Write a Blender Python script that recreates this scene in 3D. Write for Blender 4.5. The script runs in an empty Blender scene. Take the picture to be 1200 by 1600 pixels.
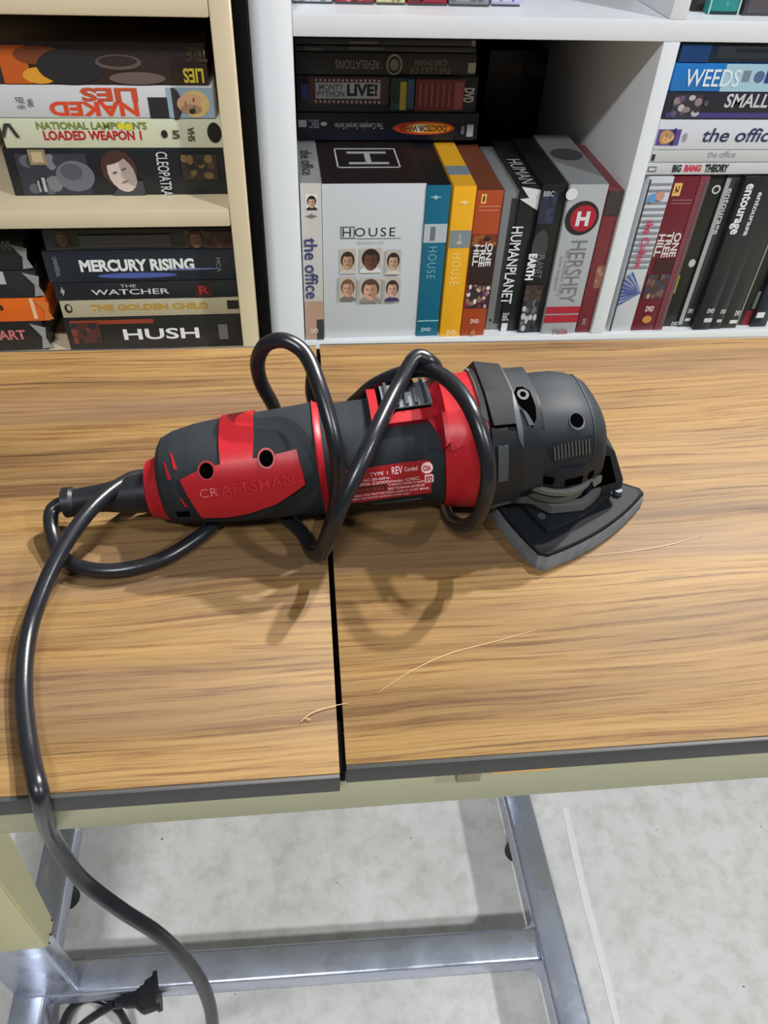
import bpy, bmesh, math, random
from mathutils import Vector, Matrix
random.seed(7)
SC = bpy.context.scene
COL = SC.collection

# ------------------------------------------------------------------ camera
FPX, PITCH, YAW, ROLL = 1200.0, .7616, .1510, .0509
CAM = Vector((-.0159, -.7628, 1.072))
_cp, _sp, _cy, _sy = math.cos(PITCH), math.sin(PITCH), math.cos(YAW), math.sin(YAW)
FWD = Vector((_sy*_cp, _cy*_cp, -_sp)); _r = Vector((_cy, -_sy, 0)); _u = _r.cross(FWD)
RGT = math.cos(ROLL)*_r + math.sin(ROLL)*_u
UPV = -math.sin(ROLL)*_r + math.cos(ROLL)*_u
cam = bpy.data.cameras.new('camera'); cam.sensor_fit = 'VERTICAL'; cam.sensor_height = 36; cam.sensor_width = 27
cam.lens = FPX/1600*36; cam.clip_start = .01
camo = bpy.data.objects.new('camera', cam); COL.objects.link(camo)
m = Matrix.Identity(4)
for i in range(3):
    m[i][0], m[i][1], m[i][2], m[i][3] = RGT[i], UPV[i], -FWD[i], CAM[i]
camo.matrix_world = m
SC.camera = camo

# ------------------------------------------------------------------ world, ceiling lamps, exposure
w = bpy.data.worlds.new('world'); SC.world = w; w.use_nodes = True
w.node_tree.nodes['Background'].inputs[0].default_value = (.93, .96, 1, 1)
w.node_tree.nodes['Background'].inputs[1].default_value = .13
def area(name, loc, target, sx, sy, power, col=(1, .98, .95)):
    l = bpy.data.lights.new(name, 'AREA'); l.shape = 'RECTANGLE'; l.size = sx; l.size_y = sy; l.energy = power; l.color = col
    o = bpy.data.objects.new(name, l); COL.objects.link(o); o.location = loc
    o.rotation_euler = (Vector(target)-Vector(loc)).to_track_quat('-Z', 'Y').to_euler()
    return o
area('ceiling_lamp_front', (1.75, -1.60, 2.55), (.1, -.4, .5), .12, .12, 38, (.95, .98, 1))
area('ceiling_strip_front', (-.40, -1.80, 2.55), (0, -.4, .6), .5, .10, 31, (.95, .98, 1))
area('ceiling_bulb_middle', (.80, .22, 2.55), (.05, -.4, .8), .06, .06, 42)
area('ceiling_bulb_back', (1.12, .62, 2.55), (.05, -.4, .8), .06, .06, 88)
SC.view_settings.view_transform = 'Standard'; SC.view_settings.look = 'None'
SC.view_settings.gamma = 1; SC.view_settings.use_curve_mapping = False
SC.view_settings.exposure = 0.0

# ------------------------------------------------------------------ helpers
TZ = .740
def ray(u, v): return FWD + RGT*((u-600)/FPX) + UPV*((800-v)/FPX)
def onz(u, v, z): d = ray(u, v); return CAM + d*((z-CAM.z)/d.z)
def ony(u, v, y): d = ray(u, v); return CAM + d*((y-CAM.y)/d.y)
def ond(u, v, dist): return CAM + ray(u, v)*dist          # dist: metres along the optical axis
def T(u, v, h): return onz(u, v, TZ+h)

def lin(c):
    return tuple(((x/255)/12.92 if x/255 <= .04045 else ((x/255+.055)/1.055)**2.4) for x in c)
_m = {}
def mat(c, rough=.5, metal=0, bump=0, bscale=400, spec=.5, vary=0, vscale=30, coat=0):
    key = (c, rough, metal, bump, bscale, spec, vary, vscale, coat)
    if key in _m: return _m[key]
    mt = bpy.data.materials.new('surface_%d_%d_%d' % c); mt.use_nodes = True
    nt = mt.node_tree; b = nt.nodes['Principled BSDF']
    b.inputs['Base Color'].default_value = (*lin(c), 1); b.inputs['Roughness'].default_value = rough
    b.inputs['Metallic'].default_value = metal; b.inputs['Specular IOR Level'].default_value = spec
    b.inputs['Coat Weight'].default_value = coat; b.inputs['Coat Roughness'].default_value = .12
    tc = nt.nodes.new('ShaderNodeTexCoord')
    if vary:
        n = nt.nodes.new('ShaderNodeTexNoise'); n.inputs['Scale'].default_value = vscale; n.inputs['Detail'].default_value = 5
        nt.links.new(tc.outputs['Object'], n.inputs['Vector'])
        mx = nt.nodes.new('ShaderNodeMixRGB'); mx.blend_type = 'MULTIPLY'; mx.inputs[0].default_value = 1
        rp = nt.nodes.new('ShaderNodeValToRGB'); rp.color_ramp.elements[0].position = .3; rp.color_ramp.elements[1].position = .7
        lo = 1-vary; rp.color_ramp.elements[0].color = (lo, lo, lo, 1); rp.color_ramp.elements[1].color = (1, 1, 1, 1)
        nt.links.new(n.outputs['Fac'], rp.inputs[0]); mx.inputs[1].default_value = (*lin(c), 1)
        nt.links.new(rp.outputs[0], mx.inputs[2]); nt.links.new(mx.outputs[0], b.inputs['Base Color'])
    if bump:
        n = nt.nodes.new('ShaderNodeTexNoise'); n.inputs['Scale'].default_value = bscale; n.inputs['Detail'].default_value = 4
        nt.links.new(tc.outputs['Object'], n.inputs['Vector'])
        bp = nt.nodes.new('ShaderNodeBump'); bp.inputs['Strength'].default_value = bump; bp.inputs['Distance'].default_value = .001
        nt.links.new(n.outputs['Fac'], bp.inputs['Height']); nt.links.new(bp.outputs[0], b.inputs['Normal'])
    _m[key] = mt
    return mt

def tag(o, label=None, cat=None, group=None, kind=None):
    if label: o['label'] = label
    if cat: o['category'] = cat
    if group: o['group'] = group
    if kind: o['kind'] = kind
    return o
def link(name, me, mt, parent=None, smooth=False, label=None):
    if mt is not None:
        if isinstance(mt, (list, tuple)):
            for q in mt: me.materials.append(q)
        elif not me.materials: me.materials.append(mt)
    if smooth:
        for p in me.polygons: p.use_smooth = True
    o = bpy.data.objects.new(name, me); COL.objects.link(o)
    if parent is not None:
        o.parent = parent
        if parent.get('wm') is not None and parent.parent is None:
            o.matrix_parent_inverse = parent.matrix_basis.inverted()
    if label: o['label'] = label
    return o
def root(name, loc, label, cat, group=None):
    o = bpy.data.objects.new(name, None); COL.objects.link(o); o.location = loc; o.empty_display_size = .05
    o['wm'] = 1
    return tag(o, label, cat, group)
def bm_mesh(bm, name='m', auto=None):
    bmesh.ops.recalc_face_normals(bm, faces=bm.faces)
    me = bpy.data.meshes.new(name); bm.to_mesh(me); bm.free()
    return me
def sharp(me, deg=35):
    for p in me.polygons: p.use_smooth = True
    me.set_sharp_from_angle(angle=math.radians(deg))
    return me
def add_box(bm, x0, x1, y0, y1, z0, z1, bev=0, seg=2):
    g = bmesh.ops.create_cube(bm, size=1)
    vs = g['verts']
    for v in vs:
        v.co = Vector(((x0+x1)/2+v.co.x*(x1-x0), (y0+y1)/2+v.co.y*(y1-y0), (z0+z1)/2+v.co.z*(z1-z0)))
    if bev:
        es = list({e for v in vs for e in v.link_edges})
        bmesh.ops.bevel(bm, geom=es, offset=bev, segments=seg, affect='EDGES', profile=.5)
def box(name, x0, x1, y0, y1, z0, z1, mt, parent=None, bev=.001, label=None, seg=2):
    bm = bmesh.new(); add_box(bm, x0, x1, y0, y1, z0, z1, bev, seg)
    return link(name, sharp(bm_mesh(bm)), mt, parent, label=label)
def prism(name, pts, axis_vec, mt, parent=None, bev=0, smooth=False):
    """polygon of 3-D points extruded along axis_vec"""
    bm = bmesh.new(); f = bm.faces.new([bm.verts.new(p) for p in pts])
    r = bmesh.ops.extrude_face_region(bm, geom=[f])
    bmesh.ops.translate(bm, vec=axis_vec, verts=[v for v in r['geom'] if isinstance(v, bmesh.types.BMVert)])
    if bev:
        bmesh.ops.recalc_face_normals(bm, faces=bm.faces)
        bmesh.ops.bevel(bm, geom=list(bm.edges), offset=bev, segments=2, affect='EDGES', profile=.5)
    return link(name, sharp(bm_mesh(bm)), mt, parent)
def catmull(P, n=10):
    P = [Vector(p) for p in P]; out = []
    for i in range(len(P)-1):
        p0 = P[max(i-1, 0)]; p1 = P[i]; p2 = P[i+1]; p3 = P[min(i+2, len(P)-1)]
        # centripetal parametrisation keeps loops round
        t0 = 0; t1 = t0+max((p1-p0).length, 1e-5)**.5; t2 = t1+max((p2-p1).length, 1e-5)**.5; t3 = t2+max((p3-p2).length, 1e-5)**.5
        for k in range(n):
            t = t1+(t2-t1)*k/n
            A1 = p0*((t1-t)/(t1-t0))+p1*((t-t0)/(t1-t0)); A2 = p1*((t2-t)/(t2-t1))+p2*((t-t1)/(t2-t1)); A3 = p2*((t3-t)/(t3-t2))+p3*((t-t2)/(t3-t2))
            B1 = A1*((t2-t)/(t2-t0))+A2*((t-t0)/(t2-t0)); B2 = A2*((t3-t)/(t3-t1))+A3*((t-t1)/(t3-t1))
            out.append(B1*((t2-t)/(t2-t1))+B2*((t-t1)/(t2-t1)))
    out.append(P[-1]); return out
def tube_mesh(P, rad, sides=12):
    bm = bmesh.new(); rings = []; nrm = None
    for i, p in enumerate(P):
        t = (P[min(i+1, len(P)-1)]-P[max(i-1, 0)]).normalized()
        if nrm is None:
            nrm = t.orthogonal().normalized()
        nrm = (nrm-t*nrm.dot(t)).normalized(); b = t.cross(nrm)
        r = rad(i/(len(P)-1)) if callable(rad) else rad
        rings.append([bm.verts.new(p+(nrm*math.cos(a)+b*math.sin(a))*r) for a in [2*math.pi*k/sides for k in range(sides)]])
    for a, b in zip(rings, rings[1:]):
        for k in range(sides): bm.faces.new((a[k], a[(k+1) % sides], b[(k+1) % sides], b[k]))
    bm.faces.new(rings[0][::-1]); bm.faces.new(rings[-1])
    return sharp(bm_mesh(bm), 60)
def text_mesh(s, weight=0.0, extrude=0, spacing=1.0, shear=0.0):
    c = bpy.data.curves.new('txt', 'FONT'); c.body = s; c.align_x = 'CENTER'; c.align_y = 'CENTER'; c.size = 1
    c.offset = weight; c.extrude = extrude; c.resolution_u = 3; c.space_character = spacing; c.shear = shear; c.space_line = .85
    o = bpy.data.objects.new('txt', c)
    me = bpy.data.meshes.new_from_object(o); bpy.data.objects.remove(o); bpy.data.curves.remove(c)
    return me
def bounds2(me):
    xs = [v.co.x for v in me.vertices]; ys = [v.co.y for v in me.vertices]
    return min(xs), max(xs), min(ys), max(ys)

# ------------------------------------------------------------------ procedural surfaces
def nodes(name):
    mt = bpy.data.materials.new(name); mt.use_nodes = True; nt = mt.node_tree
    return mt, nt, nt.nodes['Principled BSDF']
def ramp(nt, stops):
    r = nt.nodes.new('ShaderNodeValToRGB'); cr = r.color_ramp
    while len(cr.elements) < len(stops): cr.elements.new(.5)
    for e, (p, c) in zip(cr.elements, stops): e.position = p; e.color = (*lin(c), 1)
    return r
def noise(nt, vec, scale, detail=6, rough=.55, mscale=(1, 1, 1), loc=(0, 0, 0), dist=0):
    mp = nt.nodes.new('ShaderNodeMapping'); mp.inputs['Scale'].default_value = mscale; mp.inputs['Location'].default_value = loc
    nt.links.new(vec, mp.inputs['Vector'])
    n = nt.nodes.new('ShaderNodeTexNoise'); n.inputs['Scale'].default_value = scale; n.inputs['Detail'].default_value = detail
    n.inputs['Roughness'].default_value = rough; n.inputs['Distortion'].default_value = dist
    nt.links.new(mp.outputs[0], n.inputs['Vector']); return n.outputs['Fac']
def mix(nt, a, b, fac, mode='MIX'):
    x = nt.nodes.new('ShaderNodeMixRGB'); x.blend_type = mode
    if isinstance(fac, (int, float)): x.inputs[0].default_value = fac
    else: nt.links.new(fac, x.inputs[0])
    for i, q in ((1, a), (2, b)):
        if isinstance(q, tuple): x.inputs[i].default_value = (*lin(q), 1)
        else: nt.links.new(q, x.inputs[i])
    return x.outputs[0]
def wood_laminate():
    mt, nt, b = nodes('woodgrain_laminate'); tc = nt.nodes.new('ShaderNodeTexCoord').outputs['Object']
    # gentle waviness of the grain
    wv = noise(nt, tc, 1, 2, .5, (3.2, 9, 1))
    cb = nt.nodes.new('ShaderNodeCombineXYZ'); ml = nt.nodes.new('ShaderNodeMath'); ml.operation = 'MULTIPLY'; ml.inputs[1].default_value = .03
    nt.links.new(wv, ml.inputs[0]); nt.links.new(ml.outputs[0], cb.inputs[1])
    ad = nt.nodes.new('ShaderNodeVectorMath'); nt.links.new(tc, ad.inputs[0]); nt.links.new(cb.outputs[0], ad.inputs[1]); vec = ad.outputs[0]
    broad = noise(nt, vec, 1, 4, .6, (2.0, 34, 1))
    r1 = ramp(nt, [(.28, (85, 64, 42)), (.40, (108, 84, 53)), (.50, (123, 97, 60)), (.60, (133, 105, 64)), (.74, (140, 113, 70))]); nt.links.new(broad, r1.inputs[0])
    fine = noise(nt, vec, 1, 5, .75, (9, 380, 1), (3, 7, 0))
    r2 = ramp(nt, [(.34, (158, 122, 96)), (.48, (236, 228, 216)), (.62, (255, 255, 255))]); nt.links.new(fine, r2.inputs[0])
    c = mix(nt, r1.outputs[0], r2.outputs[0], .9, 'MULTIPLY')
    pink = noise(nt, vec, 1, 3, .5, (1.5, 17, 1), (5, 31, 0)); r4 = ramp(nt, [(.50, (0, 0, 0)), (.64, (255, 255, 255))]); nt.links.new(pink, r4.inputs[0])
    pf = nt.nodes.new('ShaderNodeMath'); pf.operation = 'MULTIPLY'; pf.inputs[1].default_value = .55; nt.links.new(r4.outputs[0], pf.inputs[0])
    c = mix(nt, c, (101, 80, 63), pf.outputs[0])
    for sc_, lc, th, amt, col in (((2.4, 135, 1), (11, 2, 0), .625, .66, (60, 40, 31)), ((4.5, 280, 1), (2, 17, 0), .635, .62, (53, 35, 29)), ((2.2, 70, 1), (7, 5, 0), .63, .35, (78, 55, 37)), ((9, 560, 1), (1, 3, 0), .61, .45, (64, 43, 33))):
        streak = noise(nt, vec, 1, 4, .65, sc_, lc)
        r3 = ramp(nt, [(th, (0, 0, 0)), (th+.06, (255, 255, 255))]); nt.links.new(streak, r3.inputs[0])
        sf = nt.nodes.new('ShaderNodeMath'); sf.operation = 'MULTIPLY'; sf.inputs[1].default_value = amt; nt.links.new(r3.outputs[0], sf.inputs[0])
        c = mix(nt, c, col, sf.outputs[0])
    nt.links.new(c, b.inputs['Base Color']); b.inputs['Roughness'].default_value = .55; b.inputs['Specular IOR Level'].default_value = .22
    return mt
def concrete():
    mt, nt, b = nodes('smooth_concrete'); tc = nt.nodes.new('ShaderNodeTexCoord').outputs['Object']
    n1 = noise(nt, tc, 5, 8, .6); r1 = ramp(nt, [(.3, (214, 212, 207)), (.5, (231, 229, 225)), (.7, (240, 238, 235))]); nt.links.new(n1, r1.inputs[0])
    n2 = noise(nt, tc, 38, 6, .65, (1, 1, 1), (4, 1, 0)); r2 = ramp(nt, [(.30, (224, 224, 221)), (.55, (255, 255, 255))]); nt.links.new(n2, r2.inputs[0])
    c = mix(nt, r1.outputs[0], r2.outputs[0], .8, 'MULTIPLY')
    n3 = noise(nt, tc, 85, 2, .4, (1, 1, 1), (9, 3, 0)); r3 = ramp(nt, [(.765, (0, 0, 0)), (.79, (255, 255, 255))]); nt.links.new(n3, r3.inputs[0])
    c = mix(nt, c, (95, 95, 92), r3.outputs[0])
    nt.links.new(c, b.inputs['Base Color']); b.inputs['Roughness'].default_value = .55
    return mt
def chrome():
    mt, nt, b = nodes('worn_chrome'); tc = nt.nodes.new('ShaderNodeTexCoord').outputs['Object']
    b.inputs['Metallic'].default_value = .8; b.inputs['Base Color'].default_value = (*lin((200, 206, 222)), 1)
    n = noise(nt, tc, 30, 5, .6); r = ramp(nt, [(.35, (120, 120, 120)), (.7, (170, 170, 170))]); nt.links.new(n, r.inputs[0]); nt.links.new(r.outputs[0], b.inputs['Roughness'])
    n2 = noise(nt, tc, 14, 3); bp = nt.nodes.new('ShaderNodeBump'); bp.inputs['Strength'].default_value = .08; bp.inputs['Distance'].default_value = .003
    nt.links.new(n2, bp.inputs['Height']); nt.links.new(bp.outputs[0], b.inputs['Normal'])
    return mt
WOOD, CONC, CHROME = wood_laminate(), concrete(), chrome()
WHITE = mat((236, 239, 243), .38, vary=.03, vscale=9)
BEIGE = mat((222, 205, 172), .45, vary=.05, vscale=12, bump=.05, bscale=300)
KHAKI = mat((160, 159, 126), .42, vary=.08, vscale=14, bump=.05, bscale=500)
BLACKEDGE = mat((46, 46, 45), .55, bump=.1, bscale=600)
DARK = mat((26, 25, 25), .8)
RUBBER = mat((34, 39, 43), .68, spec=.25, bump=.12, bscale=1600, vary=.12, vscale=40)
RED = mat((160, 24, 34), .42, spec=.35, bump=.04, bscale=900, vary=.05, vscale=60)
PLASTIC = mat((26, 28, 31), .5, spec=.3, bump=.06, bscale=900)
HEADGREY = mat((32, 37, 42), .6, spec=.3, bump=.1, bscale=1200, vary=.14, vscale=50)
GREYMETAL = mat((98, 100, 98), .42, .35, bump=.06, bscale=900)
CORD = mat((24, 26, 31), .30, bump=.05, bscale=500)
HOLE_SHADE = mat((4, 4, 4), 1, spec=0)  # near black patches on the skin paint the shade inside uncut holes
STEEL = mat((190, 192, 196), .25, 1)

# ------------------------------------------------------------------ the room
box('floor', -2.5, 2.5, -2.6, 1.7, -.05, 0, CONC, bev=0); tag(bpy.data.objects['floor'], 'pale grey concrete floor', None, None, 'structure')
box('wall_back', -2.5, 2.5, 1.7, 1.78, 0, 2.7, mat((150, 148, 144), .9), bev=0); tag(bpy.data.objects['wall_back'], 'plain grey wall behind the shelves', None, None, 'structure')

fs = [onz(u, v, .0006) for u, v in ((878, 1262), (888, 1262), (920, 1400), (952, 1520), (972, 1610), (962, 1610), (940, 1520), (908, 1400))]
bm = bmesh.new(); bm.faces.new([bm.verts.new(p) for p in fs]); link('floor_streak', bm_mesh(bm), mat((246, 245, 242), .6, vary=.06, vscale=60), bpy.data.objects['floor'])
# ------------------------------------------------------------------ beige bookcase
BZ = .7828; BT = .0163; BF = -.055; BX1 = -.0487; BX0 = -.62; BB = .20
bk = root('bookcase', (-.33, .07, 0), 'beige laminate bookcase holding video tapes, left of the white shelf', 'bookcase')
bx1i = BX1-.0163
box('side_panel', bx1i, BX1, BF, BB, 0, 1.06, BEIGE, bk, .0015)
box('side_panel', BX0-.0195, BX0, BF, BB, 0, 1.06, BEIGE, bk, .0015)
for z0 in (BZ-BT, .9323, .6185-BT, .30, .06, 1.044):
    box('shelf', BX0+.0002, bx1i-.0002, BF, BB-.006, z0, z0+(BT if z0 > .1 else .02), BEIGE, bk, .002)
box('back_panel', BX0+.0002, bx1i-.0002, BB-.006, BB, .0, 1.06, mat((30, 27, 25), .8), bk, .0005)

# ------------------------------------------------------------------ white cube shelf
KX = .335; KD = .39
kw = root('cube_shelf', (.33, .2, 0), 'white cube shelf unit packed with disc box sets, behind the table', 'shelf')
box('side_panel', -.0365, 0, 0, KD, 0, 1.062, WHITE, kw, .0012)
box('side_panel', 1.037, 1.075, 0, KD, 0, 1.062, WHITE, kw, .0012)  # unseen right bay, added to block rear lamp light from the floor
for z0, z1 in ((.5925, .6085), (.909, .926), (1.046, 1.062), (.207, .223), (0, .038)):
    box('shelf_board', .0002, 1.0368, 0, KD-.005, z0, z1, WHITE, kw, .0008)
for z0, z1 in ((.038, .207), (.223, .5925), (.6085, .909), (.926, 1.046)):
    for x0 in (KX, .686): box('divider', x0, x0+.016, 0.0003, KD-.005, z0+.0002, z1-.0002, WHITE, kw, .0008)

box('back_panel', .0002, 1.0368, KD-.0045, KD-.0005, .038, 1.046, mat((34, 33, 33), .8), kw, .0003)  # dark sheet added across the open back to stand in for deep shade
bb = root('gap_shade_board', (-.0430, .1, 0), 'black board added to darken the gap between the beige bookcase and the white shelf', 'board')  # added black board stands in for the shade of an open gap
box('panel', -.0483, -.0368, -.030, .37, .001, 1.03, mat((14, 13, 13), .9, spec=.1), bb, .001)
box('gap_shade_edge', -.0480, -.0371, -.0316, -.0302, .002, 1.029, mat((12, 12, 12), .9, spec=.1), bb, .0004)
# ------------------------------------------------------------------ cases: discs and tapes
def decor_rect(x0, x1, z0, z1, y):
    bm = bmesh.new(); add_box(bm, x0, x1, y, y+.0006, z0, z1, 0); return bm_mesh(bm)
def decor_ell(cx, cz, rx, rz, y, n=24):
    bm = bmesh.new()
    f = bm.faces.new([bm.verts.new((cx+rx*math.cos(2*math.pi*k/n), y, cz+rz*math.sin(2*math.pi*k/n))) for k in range(n)])
    r = bmesh.ops.extrude_face_region(bm, geom=[f]); bmesh.ops.translate(bm, vec=(0, .0006, 0), verts=[v for v in r['geom'] if isinstance(v, bmesh.types.BMVert)])
    return bm_mesh(bm)
def join_meshes(items):
    """items: list of (mesh, material); one mesh out"""
    bm = bmesh.new(); mats = []
    for me, mt in items:
        if mt not in mats: mats.append(mt)
        k = len(bm.faces); bm.from_mesh(me); bm.faces.ensure_lookup_table()
        for f in bm.faces[k:]: f.material_index = mats.index(mt)
        bpy.data.meshes.remove(me)
    out = bpy.data.meshes.new('joined'); bm.to_mesh(out); bm.free()
    for q in mats: out.materials.append(q)
    return out
PAPER = .42
def ink(c, r=PAPER): return mat(c, r)

CHAIN = {'disc box sets standing in the left opening of the white shelf': .0006}
class Case:
    """a box whose printed spine faces the room; decorations are given by where they sit on the spine plane Y"""
    def __init__(s, name, label, cat, group, u0, u1, vm, z0, z1, Y, D, colour, x0=None, x1=None, rough=.35, bev=.0007, top=None, lift=.0003):
        s.Y = Y
        s.x0 = ony(u0, vm, Y).x if x0 is None else x0; s.x1 = ony(u1, vm, Y).x if x1 is None else x1
        s.z0, s.z1, s.D = z0+lift, z1-.0003, D
        if group in CHAIN:
            s.x0 = max(s.x0, CHAIN[group]+.0002); CHAIN[group] = s.x1
        cx = (s.x0+s.x1)/2
        s.o = (cx, Y, s.z0)
        w2, h = (s.x1-s.x0)/2, s.z1-s.z0
        bm = bmesh.new(); add_box(bm, -w2, w2, 0, D, 0, h, bev)
        me = sharp(bm_mesh(bm))
        s.ob = link(name, me, mat(colour, rough), None); s.ob.location = s.o
        tag(s.ob, label, cat, group); s.n = 0; s.w, s.h = w2*2, h
    def P(s, u, v):
        p = ony(u, v, s.Y); return p.x-s.o[0], p.z-s.o[2]
    def depth(s): s.n += 1; return -.00012*s.n-.0003
    def rect(s, u0, v0, u1, v1, c, name='cover_panel', rough=PAPER):
        vm, um = (v0+v1)/2, (u0+u1)/2; a, b = (s.P(u0, vm)[0], s.P(um, v1)[1]), (s.P(u1, vm)[0], s.P(um, v0)[1]); L = s.w/2-.0003
        return link(name, decor_rect(max(a[0], -L), min(b[0], L), max(a[1], .0003), min(b[1], s.h-.0003), s.depth()), mat(c, rough), s.ob)
    def nrect(s, a, b, c0, d, c, name='cover_panel', rough=PAPER):      # 0..1 on the spine
        return link(name, decor_rect(-s.w/2+a*s.w, -s.w/2+b*s.w, c0*s.h, d*s.h, s.depth()), mat(c, rough), s.ob)
    def ell(s, u, v, ru, rv, c, name='cover_emblem'):
        p = s.P(u, v); k = (s.P(u+50, v)[0]-p[0])/50
        return link(name, decor_ell(p[0], p[1], ru*k, rv*k, s.depth()), mat(c, PAPER), s.ob)
    def text(s, t, u0, v0, u1, v1, c, rot=0, weight=0.0, name='title_text', spacing=1.0, shear=0.0):
        a, b = s.P(u0, v1), s.P(u1, v0); vert = abs(rot) == 90
        if vert:   # measured at mid height so that the letters stay upright on the spine
            mid = (v0+v1)/2; xa, xb = s.P(u0, mid)[0], s.P(u1, mid)[0]; um = (u0+u1)/2; za, zb = s.P(um, v1)[1], s.P(um, v0)[1]
        else:
            xa, xb, za, zb = a[0], b[0], a[1], b[1]
        me = text_mesh(t, weight, 0, spacing, shear); bx = bounds2(me)
        W, H = (zb-za, xb-xa) if vert else (xb-xa, zb-za)
        sx, sy = W/(bx[1]-bx[0]), H/(bx[3]-bx[2]); mx, my = (bx[0]+bx[1])/2, (bx[2]+bx[3])/2
        ca, sa = math.cos(math.radians(rot)), math.sin(math.radians(rot)); y = s.depth()
        for v in me.vertices:
            x, z = (v.co.x-mx)*sx, (v.co.y-my)*sy
            v.co = ((xa+xb)/2+x*ca-z*sa, y, (za+zb)/2+x*sa+z*ca)
        return link(name, me, mat(c, PAPER), s.ob)
    def face(s, u, v, ru, rv, skin, hair, shirt, bg=None, rot=0, name='portrait_print'):
        """small printed portrait: backing, hair, face, shoulders"""
        p = s.P(u, v); k = (s.P(u+50, v)[0]-p[0])/50; X, Z, rx, rz = p[0], p[1], ru*k, rv*k
        items = []; y = s.depth()
        if bg: items.append((decor_rect(X-rx, X+rx, Z-rz, Z+rz, y), mat(bg, PAPER)))
        ca, sa = math.cos(math.radians(rot)), math.sin(math.radians(rot))
        def e(dx, dz, ax, az, c, i):
            me = decor_ell(0, 0, ax, az, y-.00015*i, 18)
            for q in me.vertices:
                x, z = q.co.x+dx, q.co.z+dz
                q.co.x, q.co.z = min(max(X+x*ca-z*sa, X-rx), X+rx), min(max(Z+x*sa+z*ca, Z-rz), Z+rz)
            items.append((me, mat(c, PAPER)))
        R = min(rx, rz); F = max(rx, rz)/R
        dk = lambda k: tuple(int(q*k) for q in skin)
        e(0, -R*.98*F, R*1.05, R*.62, shirt, 1); e(0, R*.22, R*.86, R*.86*F**.5, hair, 2); e(0, -R*.05, R*.64, R*.84*F**.5, skin, 3)
        e(R*.33, -R*.08, R*.3, R*.66*F**.5, dk(.82), 4); e(-R*.27, R*.14, R*.13, R*.06, dk(.5), 5); e(R*.22, R*.14, R*.13, R*.06, dk(.5), 5); e(-R*.02, -R*.42, R*.2, R*.06, dk(.66), 5); e(R*.03, -R*.12, R*.06, R*.16, dk(.86), 5); e(0, R*.72*F**.5, R*.6, R*.22, hair, 5)
        s.n += 5
        return link(name, join_meshes(items), None, s.ob)
    def mosaic(s, u0, v0, u1, v1, nx, nz, cols, name='photo_print', seed=1):
        """a printed picture too small to read: patches of its colours"""
        rnd = random.Random(seed); vm, um = (v0+v1)/2, (u0+u1)/2; a, b = (s.P(u0, vm)[0], s.P(um, v1)[1]), (s.P(u1, vm)[0], s.P(um, v0)[1]); L = s.w/2-.0003
        xa, xb, za, zb = max(a[0], -L), min(b[0], L), max(a[1], .0003), min(b[1], s.h-.0003); y = s.depth(); items = [(decor_rect(xa, xb, za, zb, y), mat(cols[0], PAPER))]
        for i in range(nx):
            for j in range(nz):
                c = rnd.choice(cols); w_, h_ = (xb-xa)/nx, (zb-za)/nz
                ax, az = w_*rnd.uniform(.35, .6), h_*rnd.uniform(.35, .6)
                cx = min(max(xa+(i+rnd.random())*w_, xa+ax), xb-ax); cz = min(max(za+(j+rnd.random())*h_, za+az), zb-az)
                items.append((decor_ell(cx, cz, ax, az, y-.0001-.00002*((i*nz+j) % 7), 10), mat(c, PAPER)))
        s.n += 3
        return link(name, join_meshes(items), None, s.ob)
    def top_text(s, t, x0, x1, y0, y1, c, rot=0, weight=0, name='top_text'):
        me = text_mesh(t, weight); bx = bounds2(me); vert = abs(rot) == 90
        W, H = ((y1-y0), (x1-x0)) if vert else ((x1-x0), (y1-y0))
        sx, sy = W/(bx[1]-bx[0]), H/(bx[3]-bx[2]); mx, my = (bx[0]+bx[1])/2, (bx[2]+bx[3])/2
        ca, sa = math.cos(math.radians(rot)), math.sin(math.radians(rot))
        for v in me.vertices:
            x, z = (v.co.x-mx)*sx, (v.co.y-my)*sy
            v.co = ((x0+x1)/2+x*ca-z*sa, (y0+y1)/2+x*sa+z*ca, s.h+.0008)
        return link(name, me, mat(c, PAPER), s.ob)
    def top_rect(s, x0, x1, y0, y1, c, name='top_print', dz=0.0):
        bm = bmesh.new(); add_box(bm, x0, x1, y0, y1, s.h, s.h+.0004+dz, 0)
        return link(name, bm_mesh(bm), mat(c, PAPER), s.ob)

# --- beige bookcase, upper opening (lying tapes, spines out)
TG = 'video tapes lying in the upper opening of the beige bookcase'
YV = -.02; XR = -.0682; XL = -.2555
c4 = Case('video_tape', 'thick dark tape box with portrait art and sideways silver title, lowest on upper beige shelf', 'video tape', TG, 0, 0, 0, BZ, .8243, YV, .10, (30, 33, 38), XL-.004, XR+.002)
c4.mosaic(30, 240, 140, 304, 5, 3, [(52, 56, 66), (96, 98, 108), (60, 60, 70), (128, 126, 132)], 'costume_print', 3)
c4.ell(118, 275, 30, 24, (112, 112, 122), 'costume_print'); c4.ell(112, 268, 17, 13, (86, 88, 98), 'costume_print')
c4.rect(45, 233, 72, 257, (150, 134, 104), 'studio_mark'); c4.rect(50, 237, 67, 253, (196, 178, 140), 'studio_mark')
c4.face(190, 270, 32, 36, (214, 196, 186), (74, 50, 44), (70, 70, 76), None, 20)
c4.text('CLEOPATRA', 248, 236, 266, 305, (204, 206, 210), -90, .01)
c4.mosaic(284, 240, 340, 280, 4, 3, [(50, 44, 40), (120, 96, 60), (80, 66, 50), (34, 34, 38)], 'costume_print', 5)
c4.rect(61, 281, 64, 298, (170, 170, 172), 'small_print'); c4.rect(68, 276, 73, 298, (180, 180, 182), 'small_print')
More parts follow.
